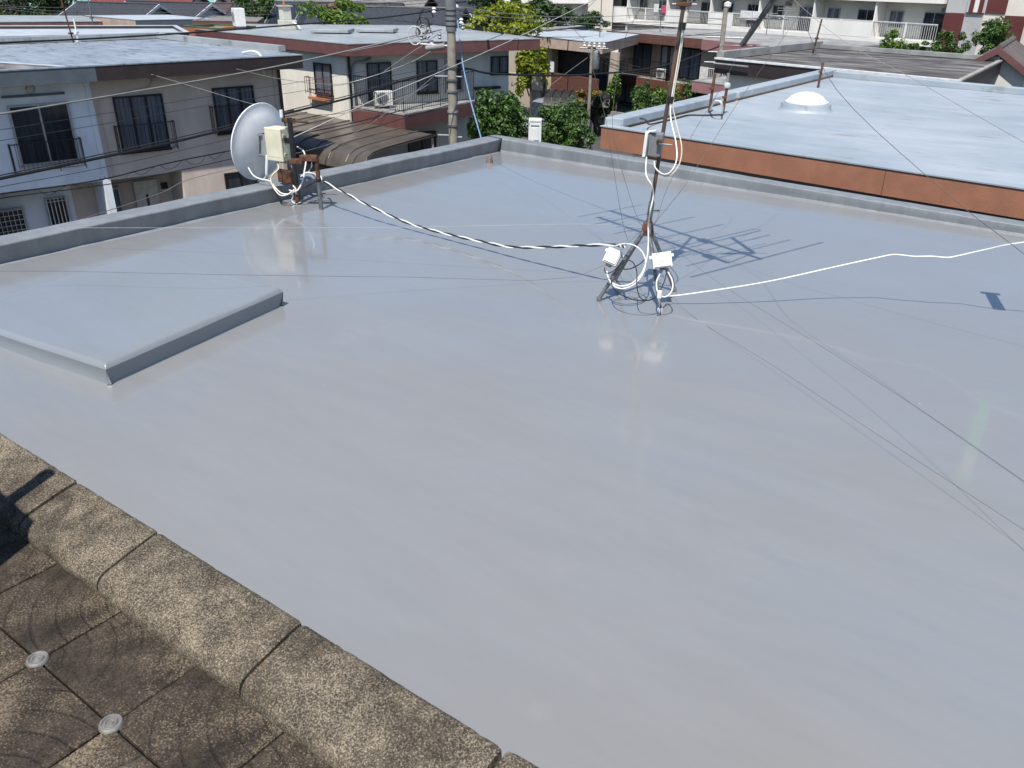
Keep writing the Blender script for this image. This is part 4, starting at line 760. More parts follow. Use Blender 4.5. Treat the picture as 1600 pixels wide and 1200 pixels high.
window(t, WF, 2.45, 3.6, -4.3, -3.55, .002, 'frame_black', 'glass_dark', 2)
part_tube('downpipe', [WF.pt(.1, -.43, .06), WF.pt(.1, GZ, .06)], .05, 'frame_black', t)
part_tube('flue_pipe', [WF.pt(1.0, -.6, .08), WF.pt(.7, -.72, .08), WF.pt(.25, -.85, .08), WF.pt(.2, -2.3, .08)], .055, 'bracket_grey', t, 8, 3)
bp = [(-26.2, 22.62), (-23.25, 22.6), (-23.7, 27.4), (-24.2, 27.6)]
MB().prism([bp[0], bp[1], bp[2], (-24.35, 27.3)], -2.85, -2.42).build('balcony_fascia', 'fascia_maroon', t); MB().prism([(-26.15, 22.66), (-23.32, 22.66), (-23.74, 27.35), (-24.3, 27.25)], -2.419, -2.36).build('balcony_floor', 'roof_grey', t)
MB().prism([(-26.15, 22.64), (-23.27, 22.62), (-23.29, 22.82), (-26.05, 22.84)], -2.358, -2.30).build('balcony_kerb', 'concrete', t); MB().prism([(-23.27, 22.82), (-23.45, 22.82), (-23.88, 27.3), (-23.72, 27.36)], -2.358, -2.3).build('balcony_kerb', 'concrete', t)
railing(t, [(-26.1, 22.75, -2.3), (-23.4, 22.72, -2.3), (-23.85, 27.2, -2.3)], 1.12, 'rail_black', .11, .011)
ac_unit('white outdoor unit on the black-railed balcony of the cream house', (-25.2, 23.4, -2.35), (.4, .9), .7, .55, .28)
t2 = thing('water_heater', 'tall cream roof unit with small chimney on the maroon-edged roof', 'water heater', (-33.853, 25.780, 0.000))
hb_ = V(*(-33.853, 25.780, 0.000)); MB().obox(hb_ + V(0, 0, .2), (.35, -.1, 0), (.1, .3, 0), (0, 0, .2)).build('base', 'off_white', t2, bevel=.02); MB().obox(hb_ + V(-.1, 0, .68), (.22, -.05, 0), (.05, .2, 0), (0, 0, .28)).build('tank', 'off_white', t2, bevel=.03); MB().obox(hb_ + V(-.1, 0, .98), (.28, -.06, 0), (.06, .26, 0), (0, 0, .03)).build('cap', 'wall_tan', t2); MB().lathe([(.06, 0), (.06, .2), (.02, .22)], hb_ + V(-.1, 0, 1.0), 8).build('chimney', 'fascia_orange', t2)
part_tube('pipe', [hb_ + V(.3, 0, .35), hb_ + V(.6, .1, .2), hb_ + V(.9, .0, .05)], .04, 'white_cable', t2, 6, 3)
for i, (a, lab) in enumerate((((-30.625, 25.682, 0.020), 'pale raised pad on the maroon-edged roof, nearest its middle'), ((-29.668, 27.424, 0.020), 'pale raised pad on the maroon-edged roof, right one behind the aerial'))):
    tag(MB().obox(V(a) + V(0, 0, .09), (.7, .45, 0), (-.3, .45, 0), (0, 0, .07)).build('roof_pad', 'roof_pale', None, bevel=.02, loc=a), lab, 'roof pad')
# far rim on the cream house roof
t = thing('curved_carport', 'brown carport roof with curved ribbed edge between the two houses', 'carport', (-26, 20.8, GZ))
CPR = [(19.0, -3.7), (19.03, -3.45), (19.2, -3.22), (19.5, -3.08), (20.1, -3.0), (21.3, -2.92), (22.55, -2.86)]
vs = [(x, y + dy, z) for x, dy in ((-30.2, .25), (-21.6, 0)) for y, z in CPR] + [(x, y + dy - .02, z - .04) for x, dy in ((-30.2, .25), (-21.6, 0)) for y, z in CPR]; k = len(CPR)
MB().add(vs, [(j, j + 1, k + j + 1, k + j) for j in range(k - 1)] + [(2 * k + j, 3 * k + j, 3 * k + j + 1, 2 * k + j + 1) for j in range(k - 1)] + [(k + j, k + j + 1, 3 * k + j + 1, 3 * k + j) for j in range(k - 1)]).build('roof_sheet', 'carport_brown', t, True)
for i in range(10):
    x = -30.1 + i * .94; dy = .25 * (-21.6 - x) / 8.6; MB().tube([(x, y + dy, z + .012) for y, z in CPR], .03, 6).build('rib', 'carport_brown' if i % 9 else 'frame_black', t)
part_tube('edge_beam', [(-30.2, 19.25, -3.72), (-21.6, 19.0, -3.72)], .05, 'frame_black', t, 6)
part_tube('edge_beam', [(-30.2, 22.8, -2.92), (-21.6, 22.55, -2.92)], .05, 'frame_black', t, 6)
for x, y in ((-21.7, 22.45), (-27, 22.6)): part_tube('post', [(x, y, GZ), (x, y, -2.95)], .05, 'wall_tan', t, 6)

# ---------------------------------------------------------------- house with brown fascia and skylight (right)
poly = [(-8.53, 13.25), (7.5, 12.35), (8.5, 23.0), (-8.77, 25.05)]
t = thing('row_house', 'house with pale blue flat roof, orange-brown fascia and dome skylight', 'house', (0, 18, GZ))
MB().prism(inset(poly, .1), -.3, -.06).build('roof_deck', 'roof_lightblue', t)
MB().prism([(-8.53, 13.25), (7.5, 12.35), (7.52, 12.46), (-8.5, 13.36)], -.4, -.02).build('fascia', 'fascia_brown', t)
MB().prism([(-8.55, 13.235), (7.5, 12.335), (7.53, 12.56), (-8.52, 13.46)], -.019, .0).build('roof_rim', 'roof_lightblue', t)
MB().prism([(-8.53, 13.362), (-8.25, 13.362), (-8.46, 24.94), (-8.77, 24.94)], -.4, -.0195).build('fascia', 'fascia_brown', t)
for a, b in ((0, .36), (.363, .43), (.433, 1)):
    p, q = V(-8.55, 13.37, 0).lerp(V(-8.785, 25.05, 0), a), V(-8.55, 13.37, 0).lerp(V(-8.785, 25.05, 0), b)
    MB().prism([(p.x, p.y), (p.x + .34, p.y + .1), (q.x + .34, q.y - .01), (q.x, q.y)], -.018, .13 if a != .363 else .14).build('parapet', 'roof_lightblue', t, bevel=.02)
MB().prism([(-8.45, 24.85), (8.3, 22.85), (8.35, 23.05), (-8.4, 25.08)], -.07, .1).build('parapet', 'roof_lightblue', t, bevel=.02)
MB().prism(inset(poly, .62), GZ, -.39).build('wall', 'wall_tan', t)
part_tube('joint_strip', [(-3.4, 12.955, -.41), (-3.4, 12.955, -.02)], .003, 'fascia_dark', t, 5)
sk = V(*(-6.631, 18.166, -0.060)); dm = thing('dome_skylight', 'round white dome skylight on the pale blue roof', 'skylight', tuple(sk))
MB().lathe([(.56, 0), (.53, .03), (.515, .06), (.505, .13), (.5, .145)], sk, 32).build('curb', 'roof_lightblue', dm, True)
MB().lathe([(.43, .145), (.445, .15), (.445, .18), (.415, .19), (.385, .21), (.33, .27), (.24, .325), (.13, .355), (0, .365)], sk, 32).build('dome', 'dome_white', dm, True)
for k in range(12): MB().lathe([(.013, 0), (.013, .02), (.0, .024)], sk + V(.425 * math.cos(k * .5236), .425 * math.sin(k * .5236), .182), 6).build('screw', 'bracket_grey', dm)
def rusty_stub(label, px, h, m='rust_brown', cap=None):
    q = thing('roof_pipe', label, 'pipe', px); p = V(px); part_tube('pipe', [p, p + V(.02, .02, h)], .03, m, q, 8)
    MB().lathe([(.05, 0), (.05, .04), (.03, .05)], p + V(0, 0, h * .6), 8).build('collar', m, q)
    if cap: MB().lathe([(.05, 0), (.07, .04), (.06, .09), (0, .11)], p + V(.02, .02, h), 10).build('cap', cap, q, True)
    return q
rusty_stub('rusty pipe stub beside the parapet of the pale blue roof', (-7.975, 16.424, -0.060), .75)
rusty_stub('rusty vent with pale cap beside the pipe stub on the pale blue roof', (-7.691, 16.456, -0.060), .5, cap='off_white')
rusty_stub('thin rusty pole at the far corner of the pale blue roof', (-7.867, 22.196, -0.060), .6)
cable('roof_cable', 'dark cable looping over the parapet of the pale blue roof', [(-7.828, 13.404, 0.180), (-7.686, 13.342, 0.180), (-7.961, 13.972, 0.000), (-8.058, 14.525, -0.040), (-8.060, 15.149, -0.040), (-8.070, 15.690, -0.040), (-7.831, 15.912, -0.040), (-7.582, 16.258, -0.040)], .015, 'dark_cable')
cable('roof_cable', 'white hose arching between the pipe stub and the capped vent', [(-7.930, 16.376, 0.000), (-7.559, 15.712, 0.250), (-7.390, 15.603, 0.300), (-7.353, 15.692, 0.200), (-7.610, 16.254, -0.030)], .018, 'white_cable')

# ---------------------------------------------------------------- dark-roofed house and small gable behind it
poly = [(-12.9, 26.6), (-5.3, 25.3), (-5.75, 33.0), (-12.3, 33.9)]
t = flat_house('row_house', 'house with dark stained flat roof and white edge trim', poly, 0, .4, 'fascia_dark', 'wall_cream', 'roof_darkstain', over=.35)
MB().prism([(-12.93, 26.57), (-5.27, 25.26), (-5.25, 25.4), (-12.9, 26.72)], .022, .075).build('edge_trim', 'trim_white', t); MB().prism([(-5.26, 25.41), (-5.38, 25.41), (-5.85, 33.0), (-5.72, 33.0)], .022, .07).build('edge_trim', 'concrete', t)
MB().prism([(-12.95, 26.75), (-12.7, 26.75), (-12.1, 33.9), (-12.35, 33.9)], .022, .25).build('upstand', 'roof_grey', t); MB().prism([(-12.3, 33.7), (-5.8, 32.8), (-5.8, 33.05), (-12.3, 33.95)], .022, .16).build('upstand', 'roof_grey', t)
part_tube('gutter', [(-12.9, 26.5, -.1), (-11.6, 26.25, -.1)], .03, 'rail_silver', t, 7); part_tube('downpipe', [(-12.3, 26.4, -.35), (-12.3, 26.6, GZ)], .045, 'bracket_grey', t, 7)
wl = Fr((-12.4, 27.0), (-5.7, 25.86)); mb = MB(); wl.box(mb, .6, 6.5, -2.6, -2.5, 0, .12); mb.build('ledge', 'wall_cream', t)
for k, s in enumerate((.75, 1.15)): MB().lathe([(.07, 0), (.07, .25), (.12, .26), (.12, .36), (.03, .4)], wl.pt(s, -1.55, .15), 8).build('vent_pipe', 'off_white', t, True)
aerial('bent roof aerial with cable bundle on the dark stained roof', (-11.234, 30.644, 0.050), 1.1, False, 'rusty', (.12, 0))
t, T = gable_house('porch_roof', 'small brown gabled roof with pale gable wall right of the dark stained roof', (-6.180, 35.466, -0.177)[:2], math.radians(96), 5.0, 1.9, -.3, .32, 'roof_brownmetal', 'wall_pale', over=.2, verge='fascia_maroon')
flat = thing('lean_to', 'cream lit gable end in front of the small brown roof', 'shed', (-4.0, 27.6, GZ))
MB().add([(-4.75, 27.2, GZ), (-3.3, 26.95, GZ), (-3.3, 26.95, -.8), (-3.95, 27.05, -.22), (-4.75, 27.2, -.62), (-4.75, 28.2, GZ), (-3.3, 28.0, GZ), (-3.3, 28.0, -.8), (-3.95, 28.1, -.22), (-4.75, 28.2, -.62)], [(0, 1, 2, 3, 4), (9, 8, 7, 6, 5), (1, 6, 7, 2), (2, 7, 8, 3), (3, 8, 9, 4), (4, 9, 5, 0)]).build('wall', 'wall_cream', flat)

# ---------------------------------------------------------------- gas heater cabinet beyond the parapet corner
hc = V(*(-9.477, 12.499, -0.093)); ux = V(.8, .6, 0); uy = V(-.6, .8, 0)
t = thing('heater_cabinet', 'white upright heater cabinet beyond the far roof corner', 'water heater', (hc.x, hc.y, hc.z - .5))
MB().obox(hc - V(0, 0, .1), ux * .118, uy * .1, V(0, 0, .3)).build('casing', 'white_plastic', t, bevel=.012)
MB().obox(hc + V(0, 0, .17) - uy * .103, ux * .1, uy * .004, V(0, 0, .012)).build('trim', 'off_white', t); MB().obox(hc + V(0, 0, .09) - uy * .103, ux * .075, uy * .004, V(0, 0, .01)).build('air_slot', 'box_grey', t)
MB().obox(hc + V(0, 0, -.06) - uy * .102, ux * .07, uy * .004, V(0, 0, .12)).build('front_panel', 'white_plastic', t, bevel=.003); MB().obox(hc + V(.02, 0.015, -.19) - uy * .104, ux * .045, uy * .005, V(0, 0, .028)).build('exhaust_outlet', 'box_grey', t)
for s in (-1, 1): MB().obox(hc + ux * s * .112 + V(0, 0, .12) - uy * .08, ux * .012, uy * .02, V(0, 0, .02)).build('catch', 'bracket_grey', t)
part_tube('pipe', [hc - V(0, 0, .38), V(hc.x, hc.y, GZ)], .04, 'bracket_grey', t)

# ---------------------------------------------------------------- utility poles
def pole(label, base, h, r=.15, m='concrete_pole'):
    q = thing('utility_pole', label, 'utility pole', base); b = V(base); part_tube('pole', [b, b + V(0, 0, h)], [r * 1.12, r * .82], m, q, 14); return q
PX, PY = -19.65, 21.35; PT = 1.95
t = pole('big weathered concrete utility pole in front of the cream house', (PX, PY, GZ), PT - GZ, .16)
for z, m in ((-.35, 'galvanised'), (-.75, 'galvanised'), (-1.1, 'steel_drum'), (-1.75, 'rail_silver'), (-2.2, 'galvanised')): MB().lathe([(.185, 0), (.185, .06)], (PX, PY, z), 14).build('band', m, t); 
part_tube('sleeve', [(PX, PY, .75), (PX, PY, 1.9)], .17, 'steel_drum', t, 14)
for z in (.9, 1.05, 1.2, 1.35): MB().lathe([(.18, 0), (.18, .03)], (PX, PY, z), 14).build('band', 'black_tape', t)
for k, (dx, dz) in enumerate(((-.3, -.62), (.16, -2.55), (-.28, -2.5))):
    part_tube('step_bolt', [(PX, PY, dz), (PX + dx * 1.6, PY + dx, dz)], .03, 'bracket_grey', t, 7)
for i in range(7):
    rg = random.Random(i); a = rg.uniform(0, 6.28); c = V(PX - .55 - rg.random() * .5, PY - .35 + rg.uniform(-.3, .3), .55 + rg.random() * .6); rr = rg.uniform(.14, .3)
    part_tube('cable_loop', [c + V(math.cos(q_ / 10 * 6.28) * rr * .7, math.cos(q_ / 10 * 6.28) * rr * .5, math.sin(q_ / 10 * 6.28) * rr) for q_ in range(10)], .02, ('grey_cable', 'black_cable', 'off_white', 'black_cable')[i % 4], t, 5, 2)
for i, (dx, z) in enumerate(((-.9, .45), (-.6, .32), (-.35, .5), (.3, .95), (.35, .8), (-.5, 1.25))):
    MB().lathe([(.03, 0), (.075, .05), (.04, .1), (.07, .15), (.03, .2)], (PX + dx, PY + dx * .5, z), 8).build('insulator', 'insulator' if i % 2 else 'bracket_grey', t, True)
part_tube('cross_arm', [(PX - 1.0, PY - .55, .35), (PX + .1, PY + .05, .3)], .04, 'galvanised', t, 6); part_tube('closure', [(PX - .75, PY - .4, .22), (PX - .2, PY - .1, .3)], .1, 'grey_cable', t, 8)
part_tube('pole_step', [(PX - .35, PY - .2, -.62), (PX + .3, PY + .17, -.62)], .025, 'bracket_grey', t, 6)
t = pole('slim concrete pole with lamp arms in front of the apartment block', (-19.861, 41.467, -1.670)[:2] + (GZ,), 6.6, .14)
c_ = V(*(-20.141, 42.403, 0.158)); 
for z in (-1.1, -1.6, -.4): part_tube('cross_arm', [(c_.x - .9, c_.y - .3, z), (c_.x + .9, c_.y + .3, z)], .04, 'galvanised', t, 6)
for z in (-1.15, -1.7): MB().lathe([(.2, 0), (.22, .1), (.22, .3), (.16, .36)], (c_.x + .28, c_.y - .1, z - .25), 10).build('transformer', 'frame_black', t)
MB().lathe([(.14, 0), (.18, .05), (.18, .2), (0, .28)], (c_.x - .05, c_.y - .1, 1.0), 10).build('pole_cap', 'insulator', t)
t = pole('grey pole with transformer and white insulators in front of the brick balcony', (-25.410, 38.164, -2.168)[:2] + (GZ,), 4.9, .085, 'concrete_pole')
c_ = V(*(-25.294, 38.398, -1.494)); MB().lathe([(.17, -.5), (.2, -.45), (.2, .3), (.15, .4), (.05, .45)], c_, 12).build('transformer', 'steel_drum', t, True)
for k in range(5): MB().lathe([(.04, 0), (.09, .06), (.05, .12), (.08, .2), (.03, .26)], c_ + V(-.6 + .3 * k, -.2, .55), 7).build('insulator', 'insulator', t)
part_tube('cross_arm', [c_ + V(-.8, -.35, .5), c_ + V(.6, .2, .5)], .04, 'galvanised', t, 6)
# ---------------------------------------------------------------- overhead lines
def line(label, pts, r, m='dark_cable', sm=6): return cable('power_line', label, pts, r * .78, m, 'power line', 5, sm)
line('upper black spiral-wrapped line across the left roofs to the concrete pole', [(-22.602, 8.073, 0.843), (-22.513, 8.870, 0.863), (-22.922, 11.374, 0.826), (-22.988, 14.187, 0.846), (-22.643, 17.380, 0.949), (-21.699, 20.374, 1.114), (-20.844, 22.635, 1.357)], .03, 'black_cable')
line('grey twisted line slanting over the two-tone facade to the pole top', [(-19.206, 6.510, -0.258), (-19.211, 7.239, -0.227), (-19.973, 9.487, -0.224), (-20.910, 12.322, -0.202), (-21.460, 15.531, -0.075), (-21.455, 18.576, 0.222), (-20.875, 22.204, 0.718)], .028, 'grey_cable')
line('thick black cable bundle sagging in front of the left houses', [(-17.684, 5.690, -1.212), (-17.725, 6.390, -1.180), (-18.224, 8.116, -1.206), (-19.313, 11.496, -1.259), (-19.921, 14.667, -1.120), (-20.260, 17.796, -0.934), (-20.317, 19.623, -0.681), (-20.275, 21.925, -0.476)], .042, 'black_cable')
line('second strand riding on the thick black cable bundle', [(-17.701, 5.710, -1.158), (-17.743, 6.411, -1.125), (-18.244, 8.139, -1.146), (-19.336, 11.523, -1.189), (-19.941, 14.691, -1.057), (-20.282, 17.822, -0.864), (-20.334, 19.643, -0.626), (-20.287, 21.940, -0.437)], .018, 'dark_cable')
line('thick black cable continuing right from the pole to the slim pole', [(-20.097, 22.081, -0.454), (-20.161, 22.837, -0.532), (-20.314, 23.864, -0.743), (-20.361, 25.831, -0.958), (-20.520, 28.411, -1.188), (-20.625, 31.079, -1.347), (-20.471, 34.724, -1.417), (-20.511, 38.332, -1.300), (-20.122, 41.828, -0.772)], .05, 'black_cable')
line('lower black line with loops in front of the porches', [(-17.028, 5.404, -1.361), (-17.089, 6.093, -1.322), (-17.773, 7.560, -1.525), (-18.562, 8.959, -1.702), (-19.121, 10.640, -1.725), (-19.716, 12.976, -1.794), (-20.167, 14.764, -1.782), (-20.190, 17.663, -1.681), (-19.987, 21.617, -1.324)], .02, 'black_cable')
line('lowest black line before the beige porch', [(-17.001, 5.373, -1.444), (-17.065, 6.065, -1.396), (-18.522, 8.911, -1.830), (-19.194, 11.298, -1.945), (-19.913, 14.108, -2.012), (-20.106, 17.563, -1.945), (-19.919, 21.536, -1.536)], .014, 'black_cable')
for i in range(9):
    f = i / 9; a = V(*(-17.617, 6.985, -1.503)).lerp(V(*(-19.979, 14.186, -1.806)), f); b = V(*(-17.617, 6.985, -1.503)).lerp(V(*(-19.979, 14.186, -1.806)), f + .1)
    line(['first', 'second', 'third', 'fourth', 'fifth', 'sixth', 'seventh', 'eighth', 'ninth'][i] + ' slack loop from the left under the lower black line', [a, a.lerp(b, .3) - V(0, 0, .13), a.lerp(b, .7) - V(0, 0, .05 + .05 * (i % 3)), b], .009, 'dark_cable')
line('thin line above the thick black bundle on the left, upper one', [(-18.533, 6.204, -0.461), (-18.555, 6.918, -0.431), (-19.649, 9.556, -0.522), (-20.645, 13.029, -0.544), (-21.027, 18.533, -0.384), (-20.382, 22.086, -0.089)], .008)
line('thin line above the thick black bundle on the left, lower one', [(-18.466, 6.124, -0.670), (-18.493, 6.845, -0.624), (-19.582, 9.477, -0.732), (-20.578, 12.949, -0.756), (-20.941, 18.431, -0.653), (-20.308, 21.998, -0.321)], .008)
line('thin line just below the thick black bundle', [(-17.640, 5.637, -1.351), (-17.679, 6.336, -1.324), (-18.790, 8.898, -1.514), (-19.826, 12.317, -1.571), (-20.314, 17.809, -1.295), (-20.135, 21.792, -0.861)], .009)
line('pale service wire from the beige eave down towards the cream house', [(-23.252, 12.895, -0.185), (-22.524, 14.037, -0.647), (-21.888, 15.247, -1.111), (-21.463, 16.506, -1.459), (-21.220, 18.060, -1.563), (-20.622, 20.029, -1.232), (-20.234, 21.910, -0.553)], .014, 'grey_cable')
line('pale service wire dropping from the beige eave to the cream wall', [(-21.615, 14.567, -0.052), (-22.116, 16.194, -0.455), (-23.120, 18.677, -0.905), (-23.531, 20.418, -1.019), (-21.852, 21.602, -0.357), (-20.554, 22.291, 0.451)], .011, 'pale_wire')
line('thin wire rising past the beige door from the parapet', [(-13.278, 5.720, -1.068), (-15.247, 8.222, -1.400), (-16.704, 9.792, -1.595), (-18.112, 12.799, -1.836), (-19.158, 16.235, -1.853), (-19.945, 19.655, -1.097), (-20.338, 22.034, -0.225)], .009, 'grey_cable')
line('pale straight wire slanting up behind the concrete pole', [(-19.928, 14.126, -1.964), (-19.599, 16.186, -1.377), (-19.420, 18.067, -0.885), (-19.242, 20.719, -0.299), (-19.504, 24.534, 0.423), (-19.668, 29.378, 1.518), (-19.713, 31.000, 1.884)], .02, 'pale_wire')
line('grey wire from the cream house up to the pole head', [(-25.166, 21.025, -0.259), (-23.191, 21.706, 0.136), (-21.933, 22.039, 0.433), (-20.875, 22.204, 0.718)], .016, 'grey_cable')
line('grey drop wire steep across the cream facade', [(-22.764, 21.238, -0.687), (-21.941, 21.706, -0.082), (-21.462, 22.016, 0.256), (-20.884, 22.148, 0.640)], .018, 'grey_cable')
line('blue-sheathed guy wire beside the concrete pole', [(-20.542, 22.644, 0.993), (-20.102, 22.239, 0.476), (-19.443, 21.675, -0.340), (-18.431, 20.890, -1.272), (-17.439, 20.232, -2.205), (-15.967, 19.188, -3.449)], .026, 'blue_cable')
line('thin blue-grey line leaving the pole for the right houses', [(-20.621, 22.704, 1.186), (-22.558, 28.075, 0.839), (-23.632, 34.081, 0.410), (-25.248, 42.481, -0.061), (-24.268, 50.466, 0.053)], .016, 'grey_cable')
line('dark line from the pole head over the cream roof edge', [(-20.504, 22.565, 0.820), (-21.413, 25.896, 0.465), (-22.210, 30.664, -0.013), (-24.489, 37.043, -0.592), (-23.110, 39.610, -0.524), (-20.200, 42.171, -0.134)], .018)
for i, (y0, y1) in enumerate(((10, 4), (18, 14), (24, 20))):
    line(['highest', 'middle', 'lowest'][i] + ' of three faint lines over the far left rooftops', [(-71.487, 27.062, -0.117), V(*(-66.400, 31.048, -0.212)) + V(0, 0, -.25 * i), V(*(-60.979, 35.356, -0.219)) + V(0, 0, -.25 * i), V(*(-54.559, 40.625, 0.037)) + V(0, 0, -.25 * i), V(*(-41.330, 44.658, 1.050)) + V(0, 0, -.2 * i)], .022)
for i in range(4):
    line(['highest', 'second', 'third', 'lowest'][i] + ' of four lines between pole head and apartment trees', [V(*(-20.661, 22.819, 1.418)) + V(0, 0, -.12 * i), V(*(-26.026, 32.388, 0.744)) + V(0, 0, -.3 * i), V(*(-29.946, 43.163, 0.158)) + V(0, 0, -.35 * i), V(*(-30.723, 52.417, -0.019)) + V(0, 0, -.4 * i), V(*(-20.234, 42.513, 0.447)) + V(0, 0, -.25 * i)], .022, 'dark_cable' if i % 2 else 'grey_cable')
line('line from the transformer pole down to the carport', [(-25.766, 38.331, -1.459), (-25.865, 36.362, -2.190), (-25.856, 34.504, -2.882)], .014, 'grey_cable')
line('black line from slim pole along the dark roof house', [(-20.005, 41.739, -1.061), (-21.468, 41.543, -1.785), (-23.990, 40.708, -2.187), (-25.142, 38.719, -1.628)], .022, 'black_cable')
for i in range(3): line(['upper', 'middle', 'lower'][i] + ' line between transformer pole and red-brown house', [V(*(-25.115, 38.280, -1.231)) + V(0, 0, -.12 * i), V(*(-25.068, 40.150, -1.715)) + V(0, 0, -.2 * i), V(*(-25.424, 43.106, -2.229)) + V(0, 0, -.15 * i)], .02)

# ---------------------------------------------------------------- beige-roofed house with brick balcony, red-brown house
poly = [(-35.503, 44.201, -1.000)[:2], (-26.417, 41.351, -1.000)[:2], (-30.772, 50.549, -1.000)[:2], (-36.753, 50.703, -1.000)[:2]]
poly = [(-33.6, 43.0), (-27.0, 41.6), (-29.4, 49.4), (-38, 50.5)]
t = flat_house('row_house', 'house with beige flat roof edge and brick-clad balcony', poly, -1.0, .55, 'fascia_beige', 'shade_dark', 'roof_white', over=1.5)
bf = Fr((-33.3, 43.9), (-27.5, 42.5))
wallslab(t, bf, -4, 6.3, GZ, -1.56, 'wall_tan', .2, d=-.75); wallslab(t, bf, 2.0, 6.0, -4.2, -2.95, 'wall_brick', .2, 'balcony_wall', .45); mb = MB(); bf.box(mb, 1.8, 6.2, -4.4, -4.21, -.6, .5); mb.build('balcony_slab', 'wall_pale', t)
wallslab(t, bf, 1.2, 1.7, GZ, -1.57, 'wall_yellow', .5, 'pillar', .2); wallslab(t, bf, .2, .6, GZ, -1.57, 'wall_tan', .5, 'pillar', .1)
b2_ = Fr((bf.p0.x, bf.p0.y), (bf.pt(1, 0).x, bf.pt(1, 0).y), -.74)
for a in (2.3, 4.2): window(t, b2_, a, a + 1.4, -3.9, -2.0, 0, 'frame_black', 'glass_dark', 2, False)
window(t, b2_, -1.8, -.2, -3.4, -2.0, 0, 'frame_black', 'glass_dark', 2); wallslab(t, bf, -4, 1.0, -4.1, -3.3, 'wall_tan', .15, 'balcony_wall', .4)
for s, c in ((2.1, 'cloth_white'),):
    p = bf.pt(s, -2.6, .5); tag(MB().obox(p, bf.u * .18, bf.n * .03, V(0, 0, .32)).build('hung_laundry', c, None, bevel=.02, loc=tuple(p)), {2.1: 'white towel', 2.6: 'white shirt', 5.0: 'white sheet'}[s] + ' hung on the brick balcony', 'laundry')
flat_house('row_house', 'grey flat roof behind the yellow-leaved tree, left of the beige-edged roof', [(-46, 45), (-35, 47.3), (-36, 54), (-48, 53)], -.9, .5, 'fascia_grey', 'wall_tan', 'roof_grey', over=.7)
flat_house('row_house', 'pale roof with red-brown edge behind the concrete pole head', [(-57, 46), (-46.5, 47.2), (-45, 54), (-58, 54)], -.6, .45, 'fascia_redbrown', 'wall_pale', 'roof_pale', over=.5)
RF = Fr((-31.500, 51.600), (-17.300, 47.500))
t = thing('row_house', 'red-brown edged house with long shaded balcony and sliding windows', 'house', tuple(RF.pt(7, GZ, -4)))
rp = lambda s, o: (lambda p: (p.x, p.y))(RF.pt(s, 0, o))
MB().prism([rp(-1.0, 1.0), rp(15.2, 1.0), rp(15.2, -7), rp(-1.0, -7)], -1.35, -1.0).build('roof_deck', 'roof_grey', t)
mb = MB(); RF.box(mb, -1.0, 7.6, -1.5, -.97, 1.001, 1.09); mb.build('fascia', 'fascia_redbrown', t); mb = MB(); RF.box(mb, 7.6, 15.3, -1.55, -.99, 1.001, 1.1); mb.build('fascia', 'fascia_pink', t)
wallslab(t, RF, -.9, 15, GZ, -1.35, 'wall_tan', .3)
for a, b, g in ((.75, 2.3, 'glass_curtain'), (3.3, 4.5, 'glass_pale'), (5.0, 6.6, 'glass_curtain'), (8.3, 9.6, 'glass_dark')): window(t, RF, a, b, -3.4, -1.7, .002, 'frame_black', g, 2, False)
wallslab(t, RF, 2.4, 3.2, -3.4, -1.6, 'fascia_beige', .06, 'shutter_box', .07); wallslab(t, RF, 4.75, 4.95, -3.6, -1.36, 'frame_black', .1, 'post', 1.0)
mb = MB(); RF.box(mb, -1.2, 7.4, -4.15, -3.6, 1.0, 1.12); mb.build('balcony_fascia', 'fascia_redbrown', t); mb = MB(); RF.box(mb, -1.2, 7.4, -3.72, -3.6, .002, .999); mb.build('balcony_floor', 'concrete', t)
mb = MB(); RF.box(mb, 8.0, 12.5, -4.1, -3.6, 1.0, 1.2); mb.build('balcony_fascia', 'fascia_pink', t); mb = MB(); RF.box(mb, 8.0, 12.5, -3.72, -3.6, .002, .999); mb.build('balcony_floor', 'concrete', t)
railing(t, [RF.pt(-1.1, -3.6, .95), RF.pt(5.0, -3.6, .95)], 1.05, 'rail_black', .14, .014); railing(t, [RF.pt(8.2, -3.6, .95), RF.pt(12.4, -3.6, .95)], 1.05, 'rail_white', .14, .016)
wallslab(t, RF, 7.6, 8.2, -3.6, -2.5, 'rail_white', .06, 'balcony_screen', 1.0)
mb = MB(); RF.box(mb, 3.0, 7.0, -4.45, -4.3, .0, 1.5); mb.build('canopy', 'fascia_redbrown', t)
window(t, RF, -.6, 1.6, GZ + .15, -4.25, .002, 'frame_black', 'glass_pale', 3, False); mb = MB(); RF.box(mb, 3.6, 5.4, GZ, -4.5, .0, .05); mb.build('entrance_door', 'shade_dark', t); window(t, RF, 6.0, 7.2, -5.3, -4.6, .002, 'frame_black', 'glass_dark', 2, False)
wallslab(t, RF, 2.2, 2.6, GZ, -4.2, 'wall_cream', .3, 'pillar', .5); wallslab(t, RF, 7.3, 7.6, GZ, -3.72, 'wall_cream', .3, 'pillar', .9)
for k, (s, lab) in enumerate(((-.6, 'left of two outdoor units on the red-brown house balcony'), (4.0, 'right of two outdoor units on the red-brown house balcony'))): ac_unit(lab, tuple(RF.pt(s, -3.6, .55)), (RF.u.x, RF.u.y), .75, .55, .3)
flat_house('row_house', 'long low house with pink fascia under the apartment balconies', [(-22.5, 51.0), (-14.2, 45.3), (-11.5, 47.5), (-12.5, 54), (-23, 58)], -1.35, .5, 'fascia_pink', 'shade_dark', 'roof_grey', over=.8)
flat_house('row_house', 'dim house gap with pinkish parapet behind the dark stained roof', [(-20, 39), (-14.2, 37.5), (-13.5, 43), (-20, 44.5)], -2.2, .5, 'fascia_pink', 'shade_dark', 'roof_grey', over=.5)
